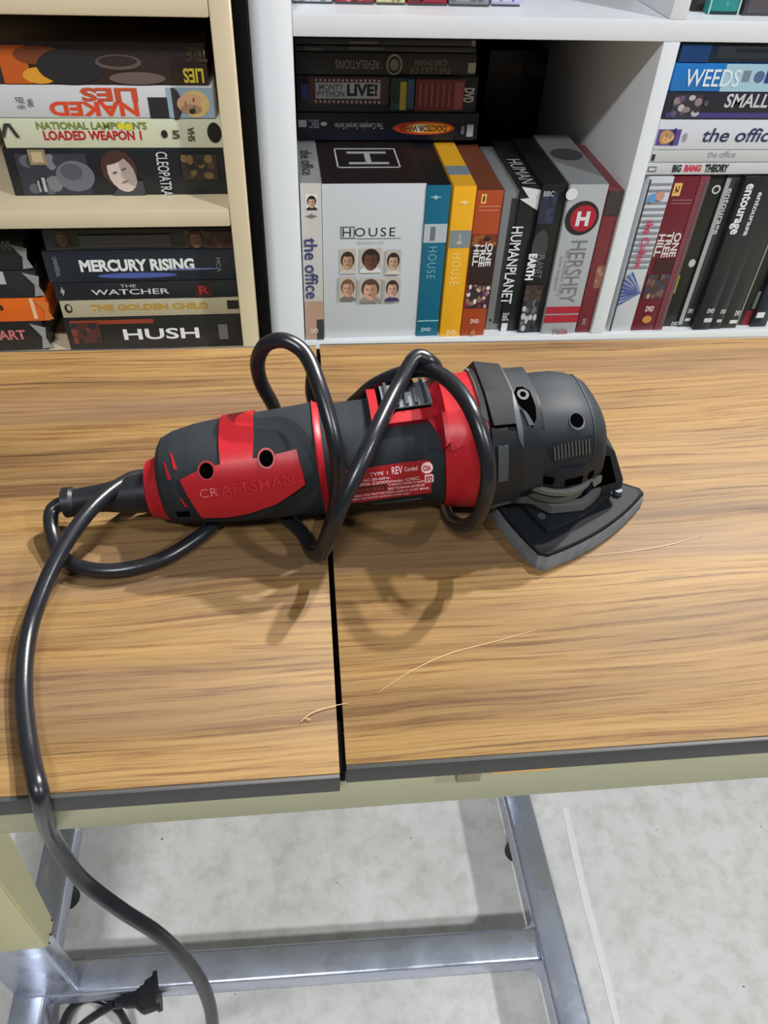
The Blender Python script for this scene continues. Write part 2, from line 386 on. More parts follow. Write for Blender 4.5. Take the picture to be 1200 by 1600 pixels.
c3 = Case('video_tape', 'cream tape box with red and green block title between white and dark boxes', 'video tape', TG, 0, 0, 0, .8243, .8493, YV, .10, (214, 217, 190), XL, XR+.001)
c3.text('LOADED WEAPON 1', 70, 204, 220, 219, (188, 34, 44), 0, .035)
c3.text("NATIONAL LAMPOON'S", 58, 190, 228, 202, (120, 140, 60), 0, .03, 'series_text')
c3.ell(189, 197, 6, 5.5, (226, 212, 60), 'title_dot'); c3.ell(201, 198, 6, 5.5, (226, 212, 60), 'title_dot')
c3.ell(335, 207, 11, 15, (24, 24, 24), 'thumb_notch')
c3.ell(257, 209, 5, 6, (40, 40, 40), 'studio_mark'); c3.text('5', 270, 203, 280, 216, (70, 74, 60), 0, .02, 'rating_mark'); c3.text('VHS', 293, 198, 304, 220, (70, 74, 60), -90, .02, 'format_mark')
c3.text('/\\', 2, 192, 26, 214, (60, 60, 56), 0, .03, 'studio_mark')
c2 = Case('video_tape', 'white tape box with upside-down orange title and blonde portrait on the upper beige shelf', 'video tape', TG, 0, 0, 0, .8493, .8756, YV, .10, (214, 214, 218), XL-.001, XR-.003)
c2.text('NAKED', 80, 159, 215, 181, (222, 78, 44), 180, .04); c2.text('LIES', 128, 137, 213, 158, (204, 84, 50), 180, .04)
c2.rect(233, 152, 268, 184, (44, 44, 50), 'photo_print'); c2.rect(262, 137, 338, 184, (150, 178, 196), 'photo_print')
c2.face(300, 162, 30, 23, (222, 176, 140), (226, 196, 130), (60, 56, 60), None, -90)
c2.ell(301, 173, 5, 4, (40, 60, 30), 'photo_print')
c2.text('EP 8', 26, 151, 38, 168, (70, 70, 76), -90, 0, 'small_print'); c2.text('VHS', 43, 153, 52, 165, (50, 50, 56), -90, .02, 'format_mark')
c1 = Case('video_tape', 'dark tape box with orange blaze at one end, topmost on the upper beige shelf', 'video tape', TG, 0, 0, 0, .8756, .9080, YV, .10, (52, 42, 40), XL+.002, XR-.006)
c1.rect(0, 70, 44, 131, (196, 92, 34), 'blaze_print'); c1.ell(62, 118, 26, 12, (226, 158, 50), 'blaze_print'); c1.ell(60, 86, 40, 14, (120, 62, 38), 'blaze_print')
c1.ell(110, 104, 52, 26, (40, 40, 44), 'craft_print'); c1.ell(185, 97, 36, 11, (98, 84, 80), 'craft_print'); c1.ell(184, 95, 30, 7.5, (52, 42, 42), 'craft_print')
c1.ell(215, 122, 44, 9, (110, 92, 90), 'craft_print')
c1.text('LIES', 288, 106, 317, 129, (216, 200, 74), 180, .03); c1.text('TRUE', 292, 72, 322, 96, (74, 66, 50), 180, .03)

# --- beige bookcase, lower opening
TG2 = 'video tapes in the right stack of the lower beige opening'
TG3 = 'video tapes in the left stack of the lower beige opening'
z = [.6185, .6574, .6770, .6966, .7301, .7505]
h5 = Case('video_tape', 'black tape box with white capital title HUSH, bottom of the right stack', 'video tape', TG2, 103, 380, 518, z[0], z[1], YV, .10, (33, 31, 34))
h5.text('HUSH', 195, 511, 310, 531, (232, 232, 234), 0, .02); h5.rect(108, 500, 240, 506, (150, 62, 44), 'photo_print')
h5.mosaic(112, 504, 158, 536, 4, 3, [(84, 44, 42), (130, 60, 50), (70, 84, 96), (44, 40, 46)], 'photo_print', 8)
h5.rect(342, 506, 356, 529, (110, 112, 118), 'format_mark')
h4 = Case('video_tape', 'thin cream tape box with worn gold title under two black boxes', 'video tape', TG2, 95, 374, 482, z[1], z[2], YV, .10, (186, 176, 150))
h4.text('THE GOLDEN CHILD', 142, 472, 325, 486, (192, 146, 52), 0, .035); h4.ell(107, 482, 6, 8, (48, 44, 40), 'studio_mark'); h4.ell(108, 481, 3, 5, (186, 176, 150), 'studio_mark')
h4.rect(355, 469, 373, 482, (28, 28, 28), 'thumb_notch')
h3 = Case('video_tape', 'thin black tape box with white title THE WATCHER', 'video tape', TG2, 84, 374, 452, z[2], z[3], YV, .10, (32, 35, 44))
h3.text('THE', 188, 444, 212, 449, (206, 206, 206), 0, 0, 'title_text'); h3.text('WATCHER', 144, 450, 264, 461, (214, 214, 216), 0, .01)
h3.rect(304, 443, 332, 464, (58, 30, 36), 'photo_print'); h3.text('R', 312, 446, 326, 459, (176, 44, 50), 0, .02, 'rating_mark'); h3.ell(98, 455, 3, 4, (170, 172, 178), 'studio_mark'); h3.ell(98, 455, 1, 8, (170, 172, 178), 'studio_mark')
h2 = Case('video_tape', 'dark blue tape box with bold white title MERCURY RISING', 'video tape', TG2, 70, 371, 415, z[3], z[4], YV, .10, (36, 42, 54))
h2.text('MERCURY RISING', 127, 403, 302, 425, (236, 238, 240), 0, .045); h2.ell(215, 430, 62, 4.5, (84, 96, 170), 'light_streak'); h2.ell(300, 420, 40, 1.6, (110, 122, 170), 'light_streak')
h2.text('UNIVERSAL', 85, 401, 92, 432, (150, 156, 166), -90, 0, 'studio_mark'); h2.text('MCA', 338, 402, 345, 424, (150, 150, 158), -90, 0, 'small_print')
h1 = Case('video_tape', 'dark grey tape box with two small faces, topmost of the right lower stack', 'video tape', TG2, 68, 368, 375, z[4], z[5], YV, .10, (62, 62, 66))
h1.face(97, 373, 14, 14, (120, 92, 78), (70, 52, 46), (52, 50, 54)); h1.face(306, 373, 18, 14, (150, 112, 92), (54, 36, 32), (50, 44, 46), (86, 72, 68))
h1.mosaic(322, 360, 364, 388, 4, 2, [(70, 40, 40), (92, 62, 58), (60, 52, 54)], 'photo_print', 2); h1.rect(124, 366, 268, 384, (84, 84, 88), 'title_band')
zl = [.6185, .6525, .6790, .7085, .7375]
for (u1, vm, za, zb, col, lab, txt) in ((70, 522, zl[0], zl[1], (30, 30, 34), 'black tape box with red sideways letters, bottom of the left stack', ('ART', 0, 515, 38, 531, (196, 110, 112))),
        (73, 478, zl[1], zl[2], (226, 104, 32), 'bright orange tape box in the left lower stack', None),
        (56, 432, zl[2], zl[3], (40, 42, 46), 'black tape box with a white sliver of print above the orange box', ('I', 0, 424, 4, 444, (190, 190, 190))),
        (36, 385, zl[3], zl[4], (34, 37, 42), 'black tape box topmost of the left lower stack', ('VHS', 2, 376, 14, 392, (110, 112, 116)))):
    c = Case('video_tape', lab, 'video tape', TG3, 0, u1, vm, za, zb, YV+.004, .10, col, x0=ony(u1, vm, YV).x-.187)
    if txt: c.text(txt[0], *txt[1:5], txt[5], 0, .03)
    if col[0] > 200:
        c.rect(48, 458, 54, 498, (238, 196, 160), 'sleeve_crease'); c.ell(2, 481, 3, 5, (60, 34, 20), 'small_print')
    # torn shrink wrap at the open end
    w_ = c.w/2
    bm = bmesh.new(); vv = [bm.verts.new(p) for p in ((w_-.012, -.0012, c.h*.95), (w_+.003, -.001, c.h*.8), (w_+.0006, -.0016, c.h*.45), (w_+.004, -.001, c.h*.1), (w_-.006, -.0012, c.h*.06), (w_-.003, -.0014, c.h*.5))]
    f = bm.faces.new(vv); r = bmesh.ops.extrude_face_region(bm, geom=[f]); bmesh.ops.translate(bm, vec=(0, .0004, 0), verts=[v for v in r['geom'] if isinstance(v, bmesh.types.BMVert)])
    link('torn_wrap', bm_mesh(bm), mat((150, 150, 152) if col[0] < 200 else (214, 120, 60), .25), c.ob)

# --- white shelf, first opening: standing box sets
SG = 'disc box sets standing in the left opening of the white shelf'
Z0 = .6085
def ztop(u, v, Y): return ony(u, v, Y).z
s1 = Case('disc_box', 'narrow pale grey box set with small portrait and blue sideways title at the white panel', 'disc box', SG, 0, 504, 400, Z0, ztop(486, 286, .006), .006, .135, (204, 200, 196), x0=.0012)
s1.face(487, 316, 8.5, 12, (222, 176, 150), (40, 32, 30), (36, 36, 44), (240, 240, 240)); s1.text('the office', 476, 371, 497, 466, (64, 70, 120), -90, .015)
s1.ell(486.5, 337.0, 3.2, 3.2, (120, 120, 120), 'studio_mark'); s1.ell(486.5, 337.0, 8.5, 1.0, (120, 120, 120), 'studio_mark'); s1.rect(476, 470, 505, 528, (186, 152, 134), 'season_band'); s1.rect(495, 498, 508, 530, (60, 62, 64), 'season_band'); s1.text('DVD', 486, 512, 497, 519, (236, 226, 220), 0, .02, 'format_mark')
s1.top_rect(-s1.w/2+.0003, s1.w/2-.0003, .0005, .134, (150, 150, 150)); s1.top_text('the office', -.007, .005, .02, .09, (60, 60, 62), -90, .01)
s2 = Case('disc_box', 'wide white box set with six small portraits and black top', 'disc box', SG, 504.6, 658.5, 400, Z0, ztop(580, 286.5, .008), .008, .19, (208, 211, 216))
s2.top_rect(-s2.w/2+.0003, s2.w/2-.0003, .0005, .189, (34, 27, 27))
s2.text('HOUSE', 535, 355, 618, 370, (46, 44, 48), 0, .0, spacing=1.25); 
for (a, b, c_, d) in ((532, 354, 554, 355.2), (532, 371.5, 554, 372.6), (532, 354, 533.2, 372.5), (552.8, 354, 554, 372.5)): s2.rect(a, b, c_, d, (90, 90, 94), 'title_frame')
s2.rect(556, 371.5, 626, 372.3, (150, 150, 154), 'title_rule'); s2.text('SEASON SIX', 558, 376, 600, 381, (176, 188, 186), 0, 0, 'season_text')
for i, (u, v, sk, hr, sh) in enumerate(((543, 408, (196, 152, 124), (58, 40, 36), (206, 200, 196)), (579, 406, (112, 70, 58), (44, 32, 32), (224, 224, 226)), (614, 408, (206, 164, 142), (48, 34, 34), (216, 210, 206)),
        (543, 449, (208, 160, 136), (120, 84, 60), (120, 112, 110)), (578, 451, (212, 166, 140), (86, 66, 54), (150, 140, 134)), (612, 449, (212, 170, 150), (60, 42, 38), (64, 56, 110)))):
    s2.face(u, v, (12.5, 16.5, 11.5)[i % 3], 20, sk, hr, sh, (196, 184, 176), name='portrait_print')
fr = (.0006, .0008)
for (a, b, c_, d) in ((-.034, .032, .042, .0435), (-.034, .032, .0965, .098), (-.034, -.0325, .042, .098), (.0305, .032, .042, .098)): s2.top_rect(a, b, c_, d, (206, 206, 208), 'logo_frame', .0003)
for (a, b, c_, d) in ((-.021, .021, .052, .057), (-.021, .021, .083, .088), (-.003, .003, .057, .083)): s2.top_rect(a, b, c_, d, (176, 176, 178), 'logo_letter', .0003)
s3 = Case('disc_box', 'teal blue box set with silver band beside the wide white box', 'disc box', SG, 659.3, 695, 400, Z0, ztop(676, 289, .006), .006, .135, (16, 104, 134))
s3.rect(640, 350, 710, 379, (186, 194, 200), 'season_band'); s3.text('1', 672, 354, 680, 376, (110, 116, 124), -90, 0, 'season_text'); s3.text('HOUSE', 668, 385, 681, 435, (120, 176, 196), -90, 0, spacing=1.2)
s3.ell(681.0, 308.0, 3.2, 3.2, (150, 196, 210), 'studio_mark'); s3.ell(681.0, 308.0, 8.5, 1.0, (150, 196, 210), 'studio_mark'); s3.rect(650, 500, 690, 501.5, (150, 196, 210), 'title_rule'); s3.text('DVD', 658, 511, 673, 517, (196, 214, 220), 0, .03, 'format_mark')
s3.top_rect(-s3.w/2+.0003, s3.w/2-.0003, .0005, .134, (22, 26, 30))
s4 = Case('disc_box', 'yellow box set with grey band beside the teal one', 'disc box', SG, 698, 731.5, 410, Z0, ztop(722, 291, .004), .004, .135, (246, 178, 36))
s4.rect(690, 360, 745, 387, (134, 142, 146), 'season_band'); s4.text('4', 714, 364, 722, 384, (190, 190, 190), -90, 0, 'season_text'); s4.text('HOUSE', 705, 396, 718, 445, (252, 222, 140), -90, 0, spacing=1.2); s4.ell(726.0, 316.5, 3.2, 3.2, (252, 224, 150), 'studio_mark'); s4.ell(726.0, 316.5, 8.5, 1.0, (252, 224, 150), 'studio_mark')
s4.text('DVD', 697, 515, 712, 523, (252, 232, 180), 0, .03, 'format_mark'); s4.top_rect(-s4.w/2+.0003, s4.w/2-.0003, .0005, .134, (232, 170, 40)); s4.top_rect(-s4.w/2+.0003, s4.w/2-.0003, .03, .055, (120, 134, 142), dz=.0003)
s5 = Case('disc_box', 'orange brown box set with yellow tab between yellow and black boxes', 'disc box', SG, 732.5, 771.5, 410, Z0, ztop(765, 297, .004), .004, .135, (176, 74, 38))
s5.rect(752, 303, 760, 318, (238, 190, 96), 'season_tab'); s5.text('1', 754, 306, 758, 315, (90, 40, 20), 0, .03, 'season_text'); s5.rect(748, 322, 782, 323, (226, 150, 116), 'title_rule'); s5.rect(748, 328, 778, 329, (226, 150, 116), 'title_rule')
s5.mosaic(735, 366, 780, 384, 4, 2, [(120, 54, 34), (60, 34, 28), (160, 90, 50)], 'photo_print', 6); s5.rect(730, 384, 780, 442, (52, 32, 30), 'photo_print')
s5.text('ONE\nTREE\nHILL', 739, 378, 768, 416, (232, 228, 226), -90, .03)
s5.mosaic(728, 443, 775, 480, 6, 5, [(60, 44, 46), (210, 180, 166), (150, 110, 96), (120, 50, 100), (224, 214, 206)], 'photo_print', 9); s5.text('DVD', 734, 497, 748, 504, (238, 214, 200), 0, .03, 'format_mark'); s5.ell(738, 519, 4, 5, (196, 130, 80), 'studio_mark')
s5.top_rect(-s5.w/2+.0003, s5.w/2-.0003, .0005, .134, (112, 62, 40))
s6 = Case('disc_box', 'slim grey plastic box wedged between orange and black boxes', 'disc box', SG, 773, 794.5, 410, Z0, ztop(790, 297, .016), .016, .130, (126, 128, 130))
s6.nrect(.55, .95, .05, .95, (52, 54, 56), 'cover_insert'); s6.ell(766, 500, 2.2, 2.2, (50, 50, 50), 'hinge_dot')
s7 = Case('disc_box', 'black box set with white sideways title and torn white corner', 'disc box', SG, 796, 825, 410, Z0, ztop(815, 291, .012), .012, .135, (30, 33, 36))
s7.text('HUMANPLANET', 791, 354, 808, 474, (226, 228, 230), -90, .012); s7.rect(783, 505, 792, 518, (220, 222, 224), 'format_mark'); s7.text('BBC', 784, 488, 796, 501, (190, 190, 194), 0, .02, 'studio_mark')
s7.top_text('HUMAN', -.009, .006, .006, .075, (170, 172, 174), -90, .0)
w_ = s7.w/2
bm = bmesh.new(); f = bm.faces.new([bm.verts.new(p) for p in ((w_-.0205, -.0016, s7.h), (w_-.0003, -.0016, s7.h-.003), (w_-.0006, -.0016, s7.h-.024), (w_-.006, -.0016, s7.h-.021), (w_-.0205, -.0016, s7.h-.0125), (w_-.011, -.0016, s7.h-.0115))])
r = bmesh.ops.extrude_face_region(bm, geom=[f]); bmesh.ops.translate(bm, vec=(0, .001, 0), verts=[v for v in r['geom'] if isinstance(v, bmesh.types.BMVert)])
link('torn_corner', bm_mesh(bm), mat((222, 222, 222), .6), s7.ob)
s8 = Case('disc_box', 'black box set with dark globe art and title EARTH', 'disc box', SG, 826.5, 865, 410, Z0, ztop(855, 287, .007), .007, .140, (26, 27, 31))
s8.mosaic(828, 300, 868, 350, 3, 4, [(44, 48, 66), (56, 62, 90), (36, 38, 48)], 'sky_print', 4); s8.ell(843, 385, 12, 26, (62, 66, 66), 'globe_print'); s8.text('EARTH', 823, 396, 836, 437, (236, 236, 238), -90, .05); s8.text('PLANET', 837, 398, 848, 434, (120, 122, 126), -90, .0, 'series_text')
s8.mosaic(812, 445, 846, 470, 3, 3, [(66, 54, 50), (86, 70, 64), (46, 42, 44)], 'photo_print', 12); s8.mosaic(810, 468, 838, 516, 4, 5, [(60, 62, 66), (190, 192, 194), (110, 112, 116), (34, 36, 40)], 'photo_print', 10); s8.text('BBC', 848, 297, 866, 306, (170, 172, 180), 0, .03, 'studio_mark')
s9 = Case('disc_box', 'silver box set with round red emblem and red bands', 'disc box', SG, 866.5, 923.5, 410, Z0, ztop(912, 288, .003), .003, .150, (176, 178, 182))
s9.ell(909, 341, 26, 26, (38, 34, 36), 'round_emblem'); s9.ell(911, 341, 20, 20, (176, 32, 54), 'round_emblem'); s9.text('H', 898, 330, 923, 353, (226, 222, 224), 0, .05, 'emblem_letter')
s9.text('HERSHEY', 883, 376, 908, 472, (120, 122, 126), -90, 0); s9.text('the sweetest story\never wrapped', 868, 390, 884, 462, (146, 148, 152), -90, 0, 'small_print')
s9.rect(840, 479, 915, 489, (176, 36, 56), 'red_band'); s9.rect(840, 492, 912, 503, (176, 36, 56), 'red_band'); s9.ell(878, 519, 8, 6, (160, 120, 126), 'studio_mark'); s9.text('K', 862, 513, 870, 526, (140, 130, 140), -90, .02, 'studio_mark')
s9.ell(893, 303, 9, 9, (226, 226, 228), 'worn_corner'); s9.top_rect(-s9.w/2+.0003, s9.w/2-.0003, .0005, .149, (132, 134, 136))
bm = bmesh.new(); bmesh.ops.create_circle(bm, segments=28, radius=.018, cap_ends=True); bmesh.ops.translate(bm, vec=(0, .085, s9.h+.0007), verts=bm.verts); link('top_emblem', bm_mesh(bm), mat((74, 74, 76), .5), s9.ob)
s10 = Case('disc_box', 'slim dull red box beside the silver one against the divider', 'disc box', SG, 925, 948, 410, Z0, ztop(958, 297, .004), .004, .135, (122, 48, 56), x1=min(.3345, ony(948, 410, .004).x))
s10.rect(930, 420, 950, 450, (150, 96, 86), 'photo_print'); s10.mosaic(930, 415, 946, 446, 2, 4, [(150, 96, 86), (170, 130, 118)], 'photo_print', 30); s10.rect(940, 296, 975, 336, (64, 58, 58), 'cover_panel'); s10.text('DVD', 908, 497, 916, 507, (186, 150, 150), 0, .02, 'format_mark')

# --- lying on the standing ones
LG = 'disc cases lying on top of the standing box sets in the left opening'
zt = max(c_.z1 for c_ in (s1, s2, s3, s4, s5))+.0004; YL = onz(600, 220, zt).y
def zz(v, Y): return ony(600, v, Y).z
q1 = Case('disc_box', 'dark navy box lying lowest on the standing sets, with glowing orange oval logo', 'disc box', LG, 0, 747, 195, zt, zz(176, YL), YL, .14, (22, 25, 40), x0=.004)
q1.ell(662, 200, 48, 9.5, (226, 74, 34), 'oval_logo'); q1.ell(668, 200, 36, 7.5, (252, 176, 50), 'oval_logo'); q1.ell(655, 200, 13, 6, (255, 244, 200), 'oval_logo'); q1.text('DOCTOR WHO', 625, 196, 698, 205, (120, 34, 22), 180, .03)
q1.text('The Complete Second Series', 523, 189, 599, 201, (214, 214, 220), 180, .0); q1.rect(466, 187, 479, 198, (214, 214, 216), 'format_mark'); q1.text('BBC', 483, 186, 498, 200, (160, 162, 176), 180, .02, 'studio_mark'); q1.ell(506, 193, 5, 3, (220, 220, 222), 'rating_mark'); q1.rect(729, 194, 739, 213, (196, 198, 206), 'format_mark'); q1.rect(720, 196, 725, 209, (120, 122, 140), 'small_print')
q2 = Case('disc_box', 'dark box with checkered frame round LIVE! and a red photo, second in the lying pile', 'disc box', LG, 0, 745, 150, zz(176, YL), zz(119, YL), YL+.001, .14, (32, 31, 40), x0=.0045)
q2.rect(482, 121, 607, 163, (92, 62, 66), 'checker_frame'); q2.rect(493, 129, 594, 154, (196, 202, 210), 'title_plate'); q2.text('LIVE!', 542, 131, 590, 150, (30, 30, 34), 0, .04); q2.text('MONTY\nPYTHON', 496, 131, 538, 151, (110, 112, 118), 0, .03, 'series_text')
for k in range(15):
    q2.rect(492+k*7, 123, 495+k*7, 126.5, (206, 200, 200), 'checker'); q2.rect(492+k*7, 156, 495+k*7, 160, (206, 200, 200), 'checker')
q2.rect(610, 121, 633, 170, (40, 84, 82), 'photo_print'); q2.ell(618, 140, 10, 18, (28, 60, 56), 'photo_print'); q2.rect(624, 126, 634, 170, (196, 176, 70), 'photo_print'); q2.rect(635, 122, 646, 168, (48, 92, 124), 'photo_print'); q2.rect(648, 122, 724, 170, (116, 40, 46), 'credit_panel')
for k in range(6): q2.rect(654+k*9, 128, 657+k*9, 165, (158, 88, 82), 'credit_line')
q2.rect(708, 126, 722, 168, (164, 84, 90), 'credit_panel'); q2.text('DVD', 723, 135, 739, 158, (206, 206, 208), -90, .04, 'format_mark'); q2.rect(470, 128, 481, 152, (44, 60, 130), 'studio_mark')
q3 = Case('disc_box', 'black box with upside-down silver title and round emblem, third in the lying pile', 'disc box', LG, 0, 744, 100, zz(119, YL), zz(83, YL), YL+.002, .14, (33, 31, 31), x0=.0045)
q3.text('THE CULT OF\nCARTMAN', 640, 93, 706, 115, (134, 126, 114), 180, .0); q3.text('REVELATIONS', 524, 94, 592, 107, (150, 144, 134), 180, 0); q3.ell(616, 101, 12.5, 14.5, (150, 148, 140), 'round_emblem'); q3.ell(616, 101, 10, 12, (40, 38, 38), 'round_emblem'); q3.ell(616, 101, 7, 8, (122, 122, 118), 'round_emblem'); q3.rect(731, 98, 743, 114, (176, 174, 170), 'format_mark')
q4 = Case('disc_box', 'slim dark case with a faint grey title strip, upper of two at the pile top', 'disc box', LG, 0, 744, 66, zz(73, YL), zz(62, YL), YL+.004, .135, (40, 41, 44), x0=.0045)
q4.rect(546, 65, 590, 68, (110, 110, 112), 'title_strip'); q4.rect(737, 62, 743, 74, (130, 130, 132), 'format_mark')
q5 = Case('disc_box', 'slim dark case with a smudged grey label, lower of two at the pile top', 'disc box', LG, 0, 744, 78, zz(83, YL), zz(73, YL), YL+.003, .135, (44, 45, 48), x0=.0045)
q5.rect(476, 74, 505, 79, (84, 84, 88), 'label'); q5.rect(545, 74, 600, 77, (96, 96, 98), 'title_strip')
dk = Case('disc_box', 'dark box with a faint tan strip standing deep in the left opening', 'disc box', None, 762, 872, 115, Z0, ony(800, 92, .33).z+.01, .33, .045, (26, 25, 25))
dk.rect(762, 99, 815, 121, (104, 88, 70), 'tan_strip'); dk.rect(825, 101, 872, 121, (84, 70, 58), 'tan_strip')

# --- white shelf, right opening
RG = 'disc box sets standing in the right opening of the white shelf'
_last = [None]
def stand(lab, ua, ub, vm, col, Y=.005, top=.7875, rough=.35, x0=None):
    if x0 is None: x0 = _last[0]+.0003
    c = Case('disc_box', lab, 'disc box', RG, ua, ub, vm, Z0, top, Y, .135, col, x0=x0, rough=rough)
    _last[0] = c.x1; return c
r1 = stand('white box set with blue sun-ray stripes and pink sideways title', 983, 1020, 395, (206, 208, 214), x0=max(.3525, ony(983, 395, .005).x))
for k in range(15):
    v = 283+k*12
    if not 296 < v < 318: r1.nrect(.05, .97, 1-.035-.036*k-.014, 1-.035-.036*k, (142, 144, 152), 'stripe')
for k in range(9):
    a = -.55+.19*k; p0 = Vector((r1.w*.45, r1.h*.28)); L = r1.w*1.1
    bm = bmesh.new(); dv = Vector((-math.cos(a), math.sin(a))); nv = Vector((-dv.y, dv.x))
    L1 = min(L, (p0.x+r1.w/2-.001)/max(-dv.x, .2)); y = r1.depth() if k == 0 else y
    f = bm.faces.new([bm.verts.new((q.x, y, q.y)) for q in (p0, p0+dv*L1+nv*.0012, p0+dv*L1-nv*.0012)])
    r = bmesh.ops.extrude_face_region(bm, geom=[f]); bmesh.ops.translate(bm, vec=(0, .0003, 0), verts=[v for v in r['geom'] if isinstance(v, bmesh.types.BMVert)])
    link('sun_ray', bm_mesh(bm), mat((62, 84, 170), PAPER), r1.ob)
r1.text('the College', 996, 342, 1012, 418, (206, 74, 110), -90, .02); r1.ell(1018, 309, 6, 7, (96, 160, 214), 'cartoon_dot'); r1.ell(1030, 305, 7, 7, (206, 150, 140), 'cartoon_dot'); r1.nrect(.0, .07, .01, .99, (60, 66, 72), 'edge_strip')
r2 = stand('maroon box set with yellow tab and white sideways title', 1021, 1058, 395, (112, 34, 48))
r2.rect(1052, 286, 1064, 306, (236, 190, 110), 'season_tab'); r2.text('2', 1055, 290, 1061, 302, (80, 30, 20), -90, .03, 'season_text'); r2.rect(1050, 312, 1082, 313, (180, 120, 120), 'title_rule'); r2.rect(1048, 317, 1080, 318, (180, 120, 120), 'title_rule')
r2.text('ONE\nTREE\nHILL', 1025, 362, 1060, 402, (226, 214, 214), -90, .03); r2.rect(1022, 404, 1056, 425, (66, 30, 38), 'photo_print'); r2.mosaic(1008, 428, 1048, 466, 5, 4, [(80, 56, 56), (190, 150, 130), (60, 70, 100), (120, 90, 80), (40, 36, 42)], 'photo_print', 14)
r2.text('DVD', 1007, 477, 1022, 486, (236, 214, 214), 0, .03, 'format_mark'); r2.ell(1010, 498, 7, 6, (206, 140, 70), 'studio_mark')
r3 = stand('slim dusky pink box beside the maroon set', 1059, 1073, 395, (134, 66, 78), Y=0.004)
r3.nrect(.55, .95, .02, .98, (110, 84, 90), 'edge_strip'); r3.rect(1058, 430, 1066, 458, (206, 190, 50), 'price_sticker')
r4 = stand('black box set with small white ring near its top', 1074, 1095, 395, (36, 38, 36), Y=0.012)
r4.ell(1119, 296, 6.5, 6.5, (206, 206, 206), 'ring_mark'); r4.ell(1119, 296, 4, 4, (36, 38, 36), 'ring_mark'); r4.ell(1081, 411, 5, 6, (196, 200, 196), 'round_emblem'); r4.text('DVD', 1048, 502, 1060, 508, (206, 206, 208), 0, .03, 'format_mark')
r5 = stand('slim dark case with silver edge and small rounded white title', 1096, 1118, 395, (56, 58, 62), Y=0.010)
r5.nrect(.0, .3, .02, .98, (168, 170, 172), 'edge_strip'); r5.text('entourage', 1122, 294, 1133, 366, (196, 198, 202), -90, .02); r5.text('DVD', 1074, 482, 1084, 489, (210, 210, 212), 0, .03, 'format_mark'); r5.rect(1070, 497, 1078, 501, (210, 210, 212), 'studio_mark')
r6 = stand('wide black box set with bold rounded white title', 1119, 1151, 395, (36, 38, 43), Y=.002, top=.7882)
r6.text('entourage', 1149, 287, 1167, 366, (234, 236, 240), -90, .03); r6.text('DVD', 1104, 482, 1117, 489, (226, 226, 228), 0, .03, 'format_mark'); r6.rect(1100, 497, 1112, 503, (206, 208, 210), 'studio_mark')
r7 = stand('slim black case with rounded white title beside the wide black set', 1152, 1170, 395, (44, 46, 51), Y=0.003)
r7.text('entourage', 1169, 300, 1180, 368, (214, 216, 220), -90, .03); r7.text('DVD', 1125, 483, 1135, 490, (220, 220, 222), 0, .03, 'format_mark'); r7.rect(1120, 499, 1127, 503, (206, 208, 210), 'studio_mark')
r8 = stand('black box set with brownish sheen close to the picture edge', 1171, 1196, 395, (52, 50, 50), Y=0.004)
r8.text('DVD', 1147, 485, 1158, 493, (226, 226, 228), 0, .03, 'format_mark'); r8.rect(1140, 500, 1151, 505, (226, 226, 228), 'studio_mark'); r8.nrect(.92, 1, .01, .99, (150, 146, 140), 'edge_strip')
r9 = stand('dark case with crimson foot at the right picture edge', 1197, 1215, 395, (34, 34, 36), Y=0.010)
r9.rect(1160, 485, 1186, 517, (122, 26, 44), 'crimson_foot'); r9.rect(1180, 455, 1200, 482, (128, 130, 128), 'photo_print')
r10 = stand('navy case partly out of frame in the right opening', 1216, 1245, 395, (34, 42, 54), Y=0.005)
r10.nrect(.1, .6, .07, .11, (226, 226, 228), 'format_mark')
RL = 'disc boxes lying on top of the standing sets in the right opening'
zs = [.7890, .8012, .8135, .8420, .8665, .8912, .9070]; YR = .005
XR2 = .353
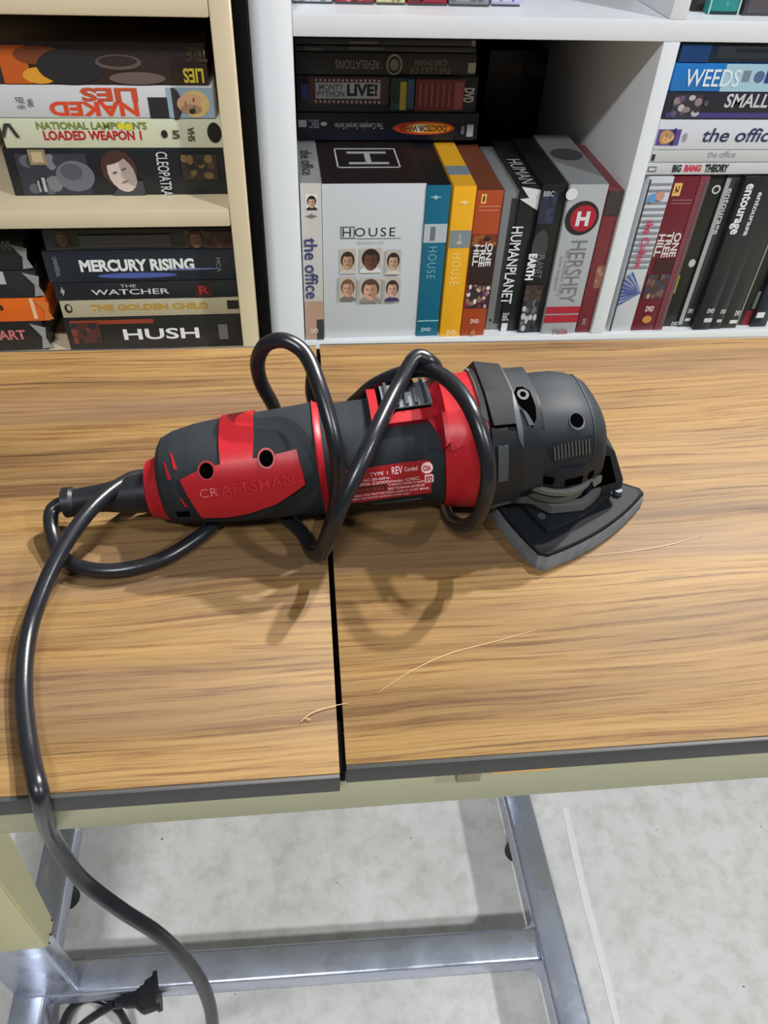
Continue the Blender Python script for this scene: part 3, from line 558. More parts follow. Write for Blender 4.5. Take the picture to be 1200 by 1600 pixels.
for i, (lab, col) in enumerate((('thin white case with red and black title, lowest of the right lying pile', (208, 210, 214)), ('thin white case with a faint grey title, second in the right lying pile', (204, 205, 206)), ('thick white box with big blue title and purple portrait', (220, 223, 230)),
        ('dark box with white capitals and a violet stripe along its foot', (44, 46, 56)), ('sky blue box with white lettering, fifth in the right lying pile', (36, 122, 200)), ('dark navy box topmost of the right lying pile', (22, 42, 62)))):
    q = Case('disc_box', lab, 'disc box', RL, 0, 0, 0, zs[i], zs[i+1], YR, .14, col, .3535+.0004*i, .3535+.205+.003*i)
    if i == 0:
        q.text('BIG', 1049, 257, 1066, 269, (34, 34, 38), 0, .05); q.text('BANG', 1068, 257, 1097, 268, (214, 50, 70), 0, .05); q.text('THEORY', 1099, 256, 1140, 269, (34, 34, 38), 0, .05); q.rect(1012, 260, 1025, 268, (120, 122, 126), 'rating_mark'); q.rect(1014, 262, 1023, 266, (208, 210, 214), 'rating_mark')
    if i == 1:
        q.text('the office', 1104, 236, 1151, 246, (150, 152, 158), 0, .0); q.rect(1018, 241, 1023, 251, (50, 50, 52), 'format_mark')
    if i == 2:
        q.text('the office', 1095, 200, 1222, 222, (48, 58, 92), 0, .015, shear=.15); q.rect(1026, 202, 1062, 227, (94, 76, 156), 'portrait_backing'); q.face(1042, 214, 12, 12, (226, 178, 130), (196, 150, 90), (50, 44, 70), None, 90); q.ell(1070, 214, 3, 6, (160, 162, 168), 'studio_mark')
    if i == 3:
        q.text('SMALLVILLE', 1130, 147, 1260, 168, (206, 208, 212), 0, .02, shear=.1); q.rect(1040, 176, 1260, 184, (70, 66, 128), 'violet_stripe'); q.mosaic(1050, 148, 1095, 182, 4, 3, [(60, 56, 62), (150, 130, 130), (96, 90, 120), (190, 186, 196)], 'photo_print', 16); q.text('U', 1100, 157, 1106, 164, (170, 172, 180), 0, .0, 'studio_mark')
    if i == 4:
        q.rect(1130, 99, 1260, 144, (170, 206, 222), 'sky_print'); q.rect(1160, 110, 1172, 128, (120, 140, 156), 'photo_print'); q.ell(1186, 120, 8, 8, (90, 110, 150), 'photo_print'); q.rect(1196, 110, 1240, 130, (40, 64, 140), 'photo_print'); q.text('WEEDS', 1067, 108, 1160, 135, (226, 240, 248), 0, .01)
    if i == 5:
        q.rect(1120, 72, 1260, 92, (40, 52, 60), 'photo_print'); q.rect(1150, 76, 1200, 82, (26, 30, 34), 'photo_print'); q.rect(1060, 62, 1110, 97, (14, 62, 118), 'cover_panel')

# --- white shelf, openings above
UG = 'items standing in the upper opening of the white shelf'
ZU = .926
for i, (ua, ub, c, acc, lab) in enumerate(((457, 519, (196, 200, 204), (150, 154, 158), 'silver box foot at the left end of the upper opening'), (523, 584, (150, 60, 66), (220, 130, 132), 'red and pink box foot in the upper opening'),
        (588, 633, (214, 204, 150), (240, 236, 200), 'pale yellow box foot in the upper opening'), (637, 698, (160, 40, 60), (44, 60, 50), 'crimson box foot with dark patches in the upper opening'),
        (702, 764, (146, 150, 154), (214, 206, 60), 'grey box foot with a yellow patch in the upper opening'), (768, 812, (206, 200, 226), (130, 100, 214), 'lilac white box foot in the upper opening'))):
    c_ = Case('disc_box', lab, 'disc box', UG, ua, ub, 5, ZU, ZU+.118, .040+(i == 5)*.003, .13, c)
    c_.mosaic(ua+4, -60, ub-4, 3, 5, 7, [c, acc, tuple(int(q*.7) for q in c)], 'cover_print', 20+i)
    c_.nrect(.0, 1, .0, .012, (70, 72, 76), 'base_strip')
c_ = Case('disc_box', 'dark box at the back corner of the upper opening near the divider', 'disc box', UG, 985, 1020, 5, ZU, ZU+.117, .085, .12, (34, 34, 36)); c_.nrect(.1, .35, .02, .3, (190, 192, 194), 'format_mark')
c_ = Case('disc_box', 'teal box in the upper right opening beside the divider', 'disc box', 'items standing in the upper right opening', 1108, 1156, 12, ZU, ZU+.118, .025, .13, (40, 142, 138)); c_.nrect(.0, 1, .0, .02, (20, 50, 50), 'base_strip'); c_.text('DVD', 1133, 2, 1140, 9, (120, 190, 186), 0, .02, 'format_mark'); c_.nrect(.0, .04, 0, 1, (190, 214, 206), 'edge_strip'); c_.nrect(.95, 1, 0, 1, (190, 214, 206), 'edge_strip')
c_ = Case('disc_box', 'dark brownish grey box next to the teal one at the top edge', 'disc box', 'items standing in the upper right opening', 1163, 1210, 12, ZU, ZU+.118, .022, .13, (72, 66, 70)); c_.nrect(.1, .9, .02, .4, (88, 82, 86), 'cover_panel')
c_ = Case('disc_box', 'black box behind the teal one by the divider', 'disc box', 'items standing in the upper right opening', 1082, 1106, 8, ZU, ZU+.117, .036, .12, (40, 34, 34)); c_.nrect(.2, .8, .05, .5, (80, 60, 56), 'cover_panel')

# ------------------------------------------------------------------ table
tyaw = -.0223
tb = root('work_table', (.05, -.4, 0), 'narrow woodgrain table with khaki frame and chrome base under the power tool', 'table')
ct, st = math.cos(tyaw), math.sin(tyaw)
def tp(a, b, z): return Vector((ct*a-st*b, st*a+ct*b, z))
def tslab(name, a0, a1, b0, b1, z0, z1, mt, bev=.0008, parent=tb):
    bm = bmesh.new(); add_box(bm, a0, a1, b0, b1, z0, z1, bev)
    for v in bm.verts: v.co = tp(*v.co)
    return link(name, sharp(bm_mesh(bm)), mt, parent)
gx0, gx1 = .0092, .0122
FY, BY = -.5885, -.2185
LIP = .0025
UNDER = mat((206, 210, 222), .6)  # unseen pale underside, added to brighten the reflections in the chrome
for a0, a1, fy, dz, gl, gr in ((-.46, gx0, FY-.0035, -.001, 1, 0), (gx1, .92, FY, 0, 0, 1)):
    l_, r_ = a0+LIP*gl, a1-LIP*gr
    lf = tslab('table_leaf', l_, r_, fy+LIP, BY-LIP, TZ-.0016+dz, TZ+dz, WOOD, .0003)
    tslab('leaf_core', l_+.0002, r_-.0002, fy+LIP, BY-LIP, TZ-.0125+dz, TZ-.0017+dz, mat((8, 8, 8), .9), .0003, lf)
    tslab('leaf_backing', l_+.0004, r_-.0004, fy+LIP, BY-LIP, TZ-.0138+dz, TZ-.0126+dz, UNDER, .0003, lf)
    for q in [(a0, a1, fy, fy+LIP), (a0, a1, BY-LIP, BY)]+([(a0, a0+LIP, fy+LIP, BY-LIP)] if gl else [(a1-LIP, a1, fy+LIP, BY-LIP)]):
        tslab('edge_band', *q, TZ-.0132+dz, TZ-.0002+dz, BLACKEDGE, .0006, lf)
# khaki steel frame under the leaves
for q in ((-.45, .91, FY+.006, FY+.028), (-.45, .91, BY-.028, BY-.006)):
    tslab('apron_rail', *q, TZ-.054, TZ-.0145, KHAKI, .002)
for a in (-.45, .885): tslab('apron_rail', a, a+.025, FY+.0285, BY-.0285, TZ-.054, TZ-.0145, KHAKI, .002)
tslab('light_block_panel', -.44, .90, BY-.012, BY-.0075, TZ-.60, TZ-.0545, KHAKI, .001)  # unseen panel added to keep rear lamp light off the floor
tslab('gap_shade_strip', gx0-.012, gx1+.012, FY+.0285, BY-.0285, TZ-.0165, TZ-.0142, mat((10, 10, 10), .9, spec=.1), .0003)  # black strips added so the slot between the leaves reads as shade
tslab('gap_shade_strip', gx0+.0002, gx1-.0002, BY-.028, BY-.001, TZ-.0135, TZ-.004, mat((10, 10, 10), .9, spec=.1), .0003)
tslab('gap_shade_strip', gx0+.0002, gx1-.0002, FY+.0012, FY+.028, TZ-.0135, TZ-.004, mat((10, 10, 10), .9, spec=.1), .0003)
tslab('leaf_slide', -.3, .4, -.42, -.39, TZ-.03, TZ-.0167, KHAKI, .001)
tslab('leaf_catch', .066, .078, FY+.0005, FY+.0057, TZ-.022, TZ-.0145, mat((120, 112, 84), .5), .0005)
tslab('leaf_catch', .083, .115, FY+.001, FY+.0057, TZ-.017, TZ-.0145, mat((206, 160, 96), .6), .0003)
# chrome base
ZT = .082; TW = .038
def rt(name, x0, x1, y0, y1, z0, z1, mt=CHROME, bev=.005, label=None): return box(name, x0, x1, y0, y1, z0, z1, mt, tb, bev, label, 3)
rt('base_tube', .2375, .2375+TW, -.66, -.20, ZT-TW, ZT)
rt('base_tube', -.362, -.362+TW, -.66, -.20, ZT-TW, ZT)
_a, _b = onz(135, 1523, ZT), onz(838, 1474, ZT); _d = (_b-_a).normalized()
_a = _a+_d*((-.3245-_a.x)/_d.x); _b = _b+_d*((.2377-_b.x)/_d.x); _n = Vector((-_d.y, _d.x, 0))
bm = bmesh.new(); _L = (_b-_a).length; add_box(bm, 0, _L, -TW/2, TW/2, -TW, 0, .005, 3)
for v in bm.verts: v.co = _a+_d*v.co.x+_n*v.co.y+Vector((0, 0, v.co.z))
link('cross_tube', sharp(bm_mesh(bm)), CHROME, tb)
for k_ in (-1, 1):   # welded corner fillets
    y0 = _b.y+k_*(TW/2-.001); cx = .2377
    pts = [Vector((cx, y0, ZT-TW+.003))] + [Vector((cx-.014+.014*math.sin(t), y0+k_*(.014-.014*math.cos(t)), ZT-TW+.003)) for t in [math.pi/2*k/6 for k in range(7)]]
    prism('weld_fillet', pts, Vector((0, 0, TW-.0035)), CHROME, tb)
for x in (.2565, -.343):
    for y in (-.63, -.345, -.23):
        bm = bmesh.new(); bmesh.ops.create_cone(bm, cap_ends=True, segments=20, radius1=.015, radius2=.012, depth=ZT-TW)
        bmesh.ops.translate(bm, vec=(x+(.0), y, (ZT-TW)/2), verts=bm.verts); link('glide_foot', sharp(bm_mesh(bm)), mat((30, 30, 30), .6), tb)
# left telescopic column: chrome post in a khaki sleeve
rt('column_post', -.355, -.2895, -.4797, -.4585, ZT+.0002, .42, CHROME, .003)
bm = bmesh.new(); vs = []
for z_, x0, x1, y0, y1 in ((.235, -.385, -.2817, -.4815, -.4565), (.38, -.385, -.2805, -.4815, -.442), (.684, -.385, -.278, -.4815, -.412)):
    vs.append([bm.verts.new((x, y, z_)) for x, y in ((x0, y0), (x1, y0), (x1, y1), (x0, y1))])
for a, b in zip(vs, vs[1:]):
    for k in range(4): bm.faces.new((a[k], a[(k+1) % 4], b[(k+1) % 4], b[k]))
bm.faces.new(vs[0][::-1]); bm.faces.new(vs[-1]); bmesh.ops.recalc_face_normals(bm, faces=bm.faces)
bmesh.ops.bevel(bm, geom=list(bm.edges), offset=.0015, segments=2, affect='EDGES')
sl = link('column_sleeve', sharp(bm_mesh(bm)), mat((196, 190, 146), .45, vary=.06, vscale=18), tb, label='khaki painted sleeve with rust spots')
for k, (zr, r_) in enumerate(((.262, .0022), (.252, .0026), (.246, .002))):
    bm = bmesh.new(); bmesh.ops.create_icosphere(bm, subdivisions=1, radius=r_); bmesh.ops.scale(bm, vec=(.6, .5, 1.2), verts=bm.verts)
    bmesh.ops.translate(bm, vec=(-.2815, -.459-(.262-zr)*1.2, .2375+(zr-.246)*.3), verts=bm.verts); link('rust_spot', bm_mesh(bm), mat((70, 52, 36), .9), sl)
rt('column_post', .2575-.03, .2575+.03, -.262, -.21, ZT+.0002, TZ-.055, CHROME, .003)
# scratches on the laminate
def ribbon(name, pts, w_):
    P = catmull([T(u, v, .00035) for u, v in pts], 8); bm = bmesh.new(); L = []
    for i, p in enumerate(P):
        t = (P[min(i+1, len(P)-1)]-P[max(i-1, 0)]).normalized(); n = Vector((-t.y, t.x, 0)); ww = w_*(.35+.65*math.sin(math.pi*min(max(i/(len(P)-1), .02), .98)))
        L.append((bm.verts.new(p+n*ww), bm.verts.new(p-n*ww)))
    for a, b in zip(L, L[1:]): bm.faces.new((a[0], a[1], b[1], b[0]))
    return link(name, bm_mesh(bm), mat((158, 128, 92), .6), tb)
ribbon('scratch', [(905, 868), (980, 862), (1050, 850), (1098, 836)], .0003)
ribbon('scratch', [(590, 1083), (640, 1050), (700, 1022), (770, 1003), (835, 985)], .00026)
ribbon('scratch', [(470, 1128), (490, 1112), (545, 1098)], .00028); ribbon('scratch', [(476, 1122), (486, 1124)], .0003)

# ------------------------------------------------------------------ oscillating multi-tool
TA = Vector((-.1065, -.4140, TZ+.0315)); TB = Vector((.172, -.4125, TZ+.0585))
ex = (TB-TA).normalized(); ey = Vector((0, 0, 1)).cross(ex).normalized(); ez = ex.cross(ey)
tool = root('oscillating_multi_tool', (.03, -.415, TZ), 'red and black corded oscillating sander tool lying on the woodgrain table', 'power tool')
def L2W(p):
    s = p[0] if p[0] > .173 else .173-(.173-p[0])*.925
    return TA + ex*s + ey*p[1] + ez*p[2]
ST = [  # s, half-width, half-height, centre z, squareness
 (0, .0200, .0215, -.003, 2.3), (.0025, .0230, .0243, -.002, 2.3), (.010, .0258, .0262, -.001, 2.3), (.024, .0275, .0280, 0, 2.3), (.042, .0288, .0292, 0, 2.4), (.070, .0297, .0300, 0, 2.4), (.098, .0308, .0312, .0005, 2.4),
 (.100, .0290, .0292, .0005, 2.4), (.130, .0290, .0294, .0005, 2.4), (.172, .0297, .0302, .0005, 2.4), (.174, .034, .036, .0005, 2.5), (.198, .0365, .0385, .0, 2.6), (.205, .0345, .0365, -.001, 2.7), (.222, .0315, .0355, -.001, 2.8), (.30, .030, .034, -.001, 3)]
def prof(s):
    for a, b in zip(ST, ST[1:]):
        if a[0] <= s <= b[0]:
            t = (s-a[0])/(b[0]-a[0]); return [a[i]+(b[i]-a[i])*t for i in range(1, 5)]
    return list(ST[0][1:] if s < 0 else ST[-1][1:])
def surf(s, deg, off=0.0):
    """tool surface: deg from the top towards the viewer"""
    ry, rz, zc, n = prof(s); a = math.radians(deg); sn, cs = math.sin(a), math.cos(a)
    k = (abs(sn)**n+abs(cs)**n)**(-1/n)
    return L2W((s, -(ry*k+off)*sn, zc+(rz*k+off)*cs))
def loft(name, ss, mt, off=0, parent=tool, segs=56, offf=None):
    bm = bmesh.new(); rings = []
    for s in ss:
        o_ = offf(s) if offf else off
        rings.append([bm.verts.new(surf(s, 360*k/segs, o_)) for k in range(segs)])
    for a, b in zip(rings, rings[1:]):
        for k in range(segs): bm.faces.new((a[k], a[(k+1) % segs], b[(k+1) % segs], b[k]))
    bm.faces.new(rings[0][::-1]); bm.faces.new(rings[-1])
    return link(name, sharp(bm_mesh(bm), 40), mt, parent)
def patch(name, poly, mt, top, bot=-.001, parent=tool, ds=.004, da=8, bevel=0):
    """raised piece lying on the tool's skin; poly in (s, deg)"""
    bm = bmesh.new(); K = 3000.0
    f = bm.faces.new([bm.verts.new((p[0], p[1]/K, 0)) for p in poly])
    s0, s1 = min(p[0] for p in poly), max(p[0] for p in poly); a0, a1 = min(p[1] for p in poly)/K, max(p[1] for p in poly)/K
    s = s0+ds
    while s < s1-1e-5:
        bmesh.ops.bisect_plane(bm, geom=list(bm.verts)+list(bm.edges)+list(bm.faces), plane_co=(s, 0, 0), plane_no=(1, 0, 0)); s += ds
    a = a0+da/K
    while a < a1-1e-6:
        bmesh.ops.bisect_plane(bm, geom=list(bm.verts)+list(bm.edges)+list(bm.faces), plane_co=(0, a, 0), plane_no=(0, 1, 0)); a += da/K
    r = bmesh.ops.extrude_face_region(bm, geom=list(bm.faces)); tv = {v for v in r['geom'] if isinstance(v, bmesh.types.BMVert)}
    for v in bm.verts:
        v.co = surf(v.co.x, v.co.y*K, top if v in tv else bot)
    return link(name, sharp(bm_mesh(bm), 38), mt, parent)
def wrap_text(name, t, s0, s1, a0, a1, mt, off, parent, weight=0, rot=0, extr=.0003, shear_a=0):
    me = text_mesh(t, weight); bx = bounds2(me)
    for v in me.vertices:
        fx, fy = (v.co.x-bx[0])/(bx[1]-bx[0]), (v.co.y-bx[2])/(bx[3]-bx[2])
        v.co = surf(s0+(s1-s0)*fx, a1+(a0-a1)*fy+shear_a*fx, off)
    return link(name, me, mt, parent)
def fr_(lst, n):
    out = []
    for a, b in zip(lst, lst[1:]): out += [a+(b-a)*k/n for k in range(n)]
    return out+[lst[-1]]
# rear shell, red bands and side plate
shell = loft('rear_shell', fr_([0, .0025, .010, .024, .042, .070, .098], 4), RUBBER)
loft('barrel', fr_([.1002, .130, .1735], 4), RUBBER)
loft('trim_ring', [.0982, .0995, .1022], RED, .0014)
patch('rear_band', [(.0415, -100), (.0415, 46), (.0605, 46), (.0625, 22), (.0615, -100)], RED, .0013)
side = patch('side_plate', [(.0165, 54), (.028, 48), (.030, 54), (.0365, 54), (.0385, 45), (.0635, 43), (.0655, 50), (.0725, 50), (.0745, 42), (.087, 40), (.0895, 74), (.070, 94), (.052, 104), (.038, 107), (.024, 106)], RED, .0026, ds=.003, da=6)
wrap_text('brand_text', 'CRAFTSMAN', .0265, .0835, 66, 77, mat((172, 36, 45), .35), .0033, side, .005, shear_a=-5)  # lighter red paints in the highlights on the embossed letters
wrap_text('worn_brand_text', 'CR', .0268, .0375, 67, 76, mat((190, 112, 112), .5), .0033, side, -.012, shear_a=-1)
def disc_on(name, s, a, r, off, mt, parent, ratio=1, n=20, thick=.0004):
    sc = math.degrees(1)/.031
    return patch(name, [(s+r*math.cos(2*math.pi*k/n), a+ratio*r*math.sin(2*math.pi*k/n)*sc) for k in range(n)], mt, off, off-thick, parent, .5, 500)
for s_, a_ in ((.0333, 49), (.0690, 44.5)):
    disc_on('screw_boss', s_, a_, .0052, .0034, RED, side, 1, 24, .003); disc_on('screw_hole', s_, a_, .0041, .0036, HOLE_SHADE, side)
for (s_, a0, a1) in ((.012, 20, 42), (.0075, 30, 52), (.014, 76, 90)):
    patch('vent_slit', [(s_-.0004, a0), (s_+.0004, a0), (s_+.0034, a1), (s_+.0012, a1)], RED, .0005)
patch('screw_recess', [(.0085, 98), (.0165, 98), (.0165, 106), (.0085, 106)], HOLE_SHADE, .0006)
# rear red collar and strain relief
def lathe(name, pr, cz, mt, parent=tool, segs=40, cy=0):
    bm = bmesh.new(); rings = []
    for s, r in pr: rings.append([bm.verts.new(L2W((s, cy+r*math.cos(2*math.pi*k/segs), cz+r*math.sin(2*math.pi*k/segs)))) for k in range(segs)])
    for a, b in zip(rings, rings[1:]):
        for k in range(segs): bm.faces.new((a[k], a[(k+1) % segs], b[(k+1) % segs], b[k]))
    bm.faces.new(rings[0][::-1]); bm.faces.new(rings[-1])
    return link(name, sharp(bm_mesh(bm), 40), mt, parent)
lathe('rear_collar', [(-.0105, .0155), (-.0095, .0172), (-.002, .0192), (.003, .0205), (.010, .0208)], -.0075, RED)
lathe('strain_relief', [(-.066, .0062), (-.065, .0090), (-.060, .0090), (-.058, .0074), (-.04, .0085), (-.024, .0112), (-.0095, .0122)], -.0095, mat((22, 24, 28), .4))
# rating label
REDL = mat((156, 25, 36), .4)
_so = surf
def surf(s, deg, off=0.0): return _so(s, deg-10, off)
lab = patch('rating_label', [(.112, 82), (.115, 78), (.160, 76), (.168, 79), (.1705, 88), (.1705, 112), (.165, 122), (.118, 126), (.112, 122)], REDL, .0008)
WI = mat((236, 200, 204), .5)
for i, (t, s0, s1, a0, a1) in enumerate((('TYPE 1', .128, .139, 83, 87), ('REV', .1415, .148, 79, 88), ('Corded', .149, .157, 81, 86), ('120V AC 50-60Hz', .117, .140, 89.5, 93), ('10000-22000/min OSC', .117, .158, 94.5, 98.5), ('TO REDUCE THE RISK OF INJURY', .1385, .161, 100, 103.5), ('READ THE MANUAL BEFORE USE', .1385, .161, 105, 108.5), ('WEAR EYE PROTECTION AND A DUST MASK', .116, .164, 110.5, 114), ('MADE FOR INDOOR SANDING WORK ONLY', .116, .152, 116, 119))):
    wrap_text('label_print', t, s0, s1, a0, a1, WI, .0012, lab, .012)
disc_on('approval_mark', .1628, 85, .0036, .0012, WI, lab, 1, 18); wrap_text('approval_letters', 'CSA', .1604, .1652, 82, 88, REDL, .0014, lab, .03)
patch('insulation_mark', [(.1612, 94), (.1665, 94), (.1665, 104), (.1612, 104)], WI, .0012, .0006, lab); patch('insulation_mark', [(.162, 95.5), (.1657, 95.5), (.1657, 102.5), (.162, 102.5)], REDL, .0014, .0006, lab); wrap_text('insulation_mark', 'O', .1626, .1651, 96.5, 101.5, WI, .0016, lab, .03)
patch('warning_bar', [(.117, 100), (.1375, 100), (.1375, 108.5), (.117, 108.5)], mat((70, 22, 26), .5), .0011, .0006, lab); wrap_text('warning_text', 'WARNING', .1185, .136, 101.5, 107, mat((150, 60, 60), .5), .0013, lab, .02)
surf = _so
patch('grip_texture', [(.128, 130), (.160, 127), (.158, 140), (.130, 142)], mat((44, 48, 52), .8, bump=.8, bscale=2500), .0006)
# switch on top
sw = patch('switch_frame', [(.133, -36), (.133, 24), (.137, 28), (.176, 28), (.176, -36)], RED, .0052)
patch('switch_well', [(.1385, -28), (.1385, 16), (.1725, 16), (.1725, -28)], HOLE_SHADE, .0056, .003, sw)
sl_ = patch('switch_slider', [(.141, -26), (.141, 14), (.1705, 14), (.1705, -26)], mat((104, 110, 114), .5), .0068, .003, sw)
for k in range(5): patch('slider_rib', [(.1435+.0056*k, -25), (.1435+.0056*k, 13), (.1453+.0056*k, 13), (.1453+.0056*k, -25)], mat((60, 64, 68), .5), .0088, .005, sl_)
# front red collar
loft('front_collar', fr_([.1738, .180, .1985], 3), RED)
patch('collar_web', [(.166, 28), (.1765, 28), (.1765, 52), (.172, 58), (.172, 46)], RED, .0042)
patch('collar_buttress', [(.1765, 30), (.187, 26), (.187, 42), (.183, 56), (.1765, 60)], RED, .0026)
# black release lever and the housing below it
lev = patch('release_lever', [(.1985, -62), (.1985, 18), (.200, 44), (.2125, 44), (.214, 18), (.2125, -62)], mat((13, 15, 17), .65, spec=.2), .0070, ds=1, da=40)
patch('lever_lip', [(.2125, -60), (.2125, 34), (.2140, 56), (.2165, 64), (.2165, 50), (.2155, 26), (.2145, -60)], mat((62, 68, 72), .5), .0045, -.002)
patch('gasket', [(.1955, -60), (.1955, 36), (.1985, 40), (.1985, -60)], mat((110, 108, 104), .7), .0012)
loft('gear_housing', fr_([.1988, .205, .222, .230], 3), PLASTIC, -.0004)
patch('housing_cheek', [(.199, 45), (.199, 116), (.2165, 116), (.2165, 50)], PLASTIC, .0040, ds=.008, da=10)
patch('housing_pad', [(.2015, 58), (.2015, 88), (.2075, 88), (.2075, 58)], mat((58, 63, 66), .6), .0056, .003)
patch('neck_band', [(.2155, -80), (.2155, 112), (.230, 106), (.2275, 56), (.2285, -80)], HEADGREY, .0026, ds=.004, da=8)
patch('screw_slot', [(.2165, 14), (.2185, 8), (.222, 8), (.225, 15), (.2258, 32), (.225, 42), (.2225, 49), (.2195, 36), (.217, 26)], HOLE_SHADE, .0032, .001)
disc_on('housing_screw', .2205, 19, .0033, .0040, mat((22, 23, 24), .5, .2), tool, 1, 16); disc_on('screw_socket', .2205, 19, .0018, .0042, HOLE_SHADE, tool, 1, 6)
patch('slot_shelf', [(.2175, 32), (.220, 36), (.2235, 47), (.2205, 47)], mat((50, 53, 56), .5), .0038, .002)
# head: rounded block whose end curves away
def head_ring(s, k_, zo, segs=64):
    out = []
    for k in range(segs):
        a = 2*math.pi*k/segs; sn, cs = math.sin(a), math.cos(a); n = 3.0; q = (abs(sn)**n+abs(cs)**n)**(-1/n)
        out.append(L2W((s, -.0325*k_*q*sn, zo+(.0325*k_ if cs > 0 else .0245*k_)*q*cs)))
    return out
bm = bmesh.new(); rings = []
for s, k_, zo in ((.224, .93, -.002), (.226, .99, -.002), (.228, 1.0, -.002), (.236, 1.01, -.002), (.246, 1.0, -.002), (.254, .975, -.003), (.260, .93, -.004), (.265, .86, -.0055), (.2685, .76, -.0075), (.2705, .62, -.010)):
    rings.append([bm.verts.new(p) for p in head_ring(s, k_, zo)])
for a, b in zip(rings, rings[1:]):
    for k in range(64): bm.faces.new((a[k], a[(k+1) % 64], b[(k+1) % 64], b[k]))
bm.faces.new(rings[0][::-1]); bm.faces.new(rings[-1])
head = link('head_cover', sharp(bm_mesh(bm), 50), HEADGREY, tool)
def hsurf(s, deg, off):
    k_ = 1.0; ks = ((.224, .93, -.002), (.228, 1, -.002), (.236, 1.01, -.002), (.246, 1.0, -.002), (.254, .975, -.003), (.260, .93, -.004), (.265, .86, -.0055), (.2705, .62, -.010)); zo = -.002
    for p, q in zip(ks, ks[1:]):
        if p[0] <= s <= q[0]: t = (s-p[0])/(q[0]-p[0]); k_ = p[1]+(q[1]-p[1])*t; zo = p[2]+(q[2]-p[2])*t
    a = math.radians(deg); sn, cs = math.sin(a), math.cos(a); n = 3.0; g = (abs(sn)**n+abs(cs)**n)**(-1/n)
    return L2W((s, -(.0325*k_*g+off)*sn, zo+((.0325 if cs > 0 else .0245)*k_*g+off)*cs))
_surf = surf
surf = hsurf
disc_on('head_bore', .2485, 43, .0046, .0006, mat((60, 65, 69), .5), head, .9, 20); disc_on('head_bore_hole', .2485, 42, .0038, .0009, HOLE_SHADE, head, .9, 20)
patch('cover_seam', [(.2585, -40), (.2592, -40), (.2592, 84), (.2585, 84)], mat((40, 44, 48), .6), .0005, -.001, head)
ribp = patch('grip_panel', [(.2310, 62), (.236, 60), (.240, 61), (.250, 59), (.256, 54), (.2578, 66), (.2545, 78), (.2365, 81), (.2335, 76)], mat((30, 33, 34), .7, spec=.2), .0006, -.001, head)
for k in range(11): patch('grip_rib', [(.2342+.0020*k, 63-.4*k), (.2350+.0020*k, 63-.4*k), (.2360+.0020*k, 77-.4*k), (.2352+.0020*k, 78-.4*k)], mat((74, 78, 74), .6), .0014, 0, ribp)
surf = _surf
# lower rim, bearing rings and spindle (upright, so built in the world frame)
SP = Vector((.1365, -.4235, TZ))
def vlathe(name, pr, mt, parent=tool, segs=48, c=SP):
    bm = bmesh.new(); rings = []
    for h, r in pr: rings.append([bm.verts.new(c+Vector((r*math.cos(2*math.pi*k/segs), r*math.sin(2*math.pi*k/segs), h))) for k in range(segs)])
    for a, b in zip(rings, rings[1:]):
        for k in range(segs): bm.faces.new((a[k], a[(k+1) % segs], b[(k+1) % segs], b[k]))
    bm.faces.new(rings[0][::-1]); bm.faces.new(rings[-1])
    return link(name, sharp(bm_mesh(bm), 40), mt, parent)
vlathe('head_skirt', [(.0385, .0225), (.040, .0245), (.050, .0255), (.054, .024)], PLASTIC)
for k in range(3):
    a = math.radians(-118+k*38); p = SP+Vector((.0246*math.cos(a), .0246*math.sin(a), .0450)); t = Vector((-math.sin(a), math.cos(a), 0)); n = Vector((math.cos(a), math.sin(a), 0))
    prism('vent_opening', [p+t*x+Vector((0, 0, z_)) for x, z_ in ((-.005, -.0028), (.005, -.0018), (.005, .003), (-.005, .002))], n*.0014, HOLE_SHADE, tool)
vlathe('bearing_ring', [(.0335, .0240), (.034, .0252), (.0368, .0252), (.0376, .0238)], mat((88, 90, 88), .45))
vlathe('bearing_ring', [(.0255, .0210), (.0262, .0225), (.0300, .0225), (.0308, .0210)], mat((72, 74, 70), .5))
vlathe('spindle', [(.0125, .012), (.040, .012)], mat((40, 40, 40), .5))
# grey clamp arm that wraps round the spindle
def bar(name, pix, h, tall, thick, mt, parent=tool, bev=.0008):
    P = [T(u, v, h) for u, v in pix]; bm = bmesh.new(); L = []
    for i, p in enumerate(P):
        d = Vector((0, 0, 0))
        if i > 0: d += (p-P[i-1]).normalized()
        if i < len(P)-1: d += (P[i+1]-p).normalized()
        d.z = 0; d.normalize(); n = Vector((-d.y, d.x, 0))
        L.append([bm.verts.new(q) for q in (p, p+n*thick, p+n*thick+Vector((0, 0, -tall)), p+Vector((0, 0, -tall)))])
    for a, b in zip(L, L[1:]):
        for k in range(4): bm.faces.new((a[k], a[(k+1) % 4], b[(k+1) % 4], b[k]))
    bm.faces.new(L[0][::-1]); bm.faces.new(L[-1]); bmesh.ops.recalc_face_normals(bm, faces=bm.faces)
    bmesh.ops.bevel(bm, geom=list(bm.edges), offset=bev, segments=2, affect='EDGES')
    return link(name, sharp(bm_mesh(bm), 40), mt, parent)
bar('clamp_arm', [(752, 786), (800, 774), (832, 774), (862, 790), (914, 785), (930, 774), (944, 757)], .0245, .0075, .0045, GREYMETAL)
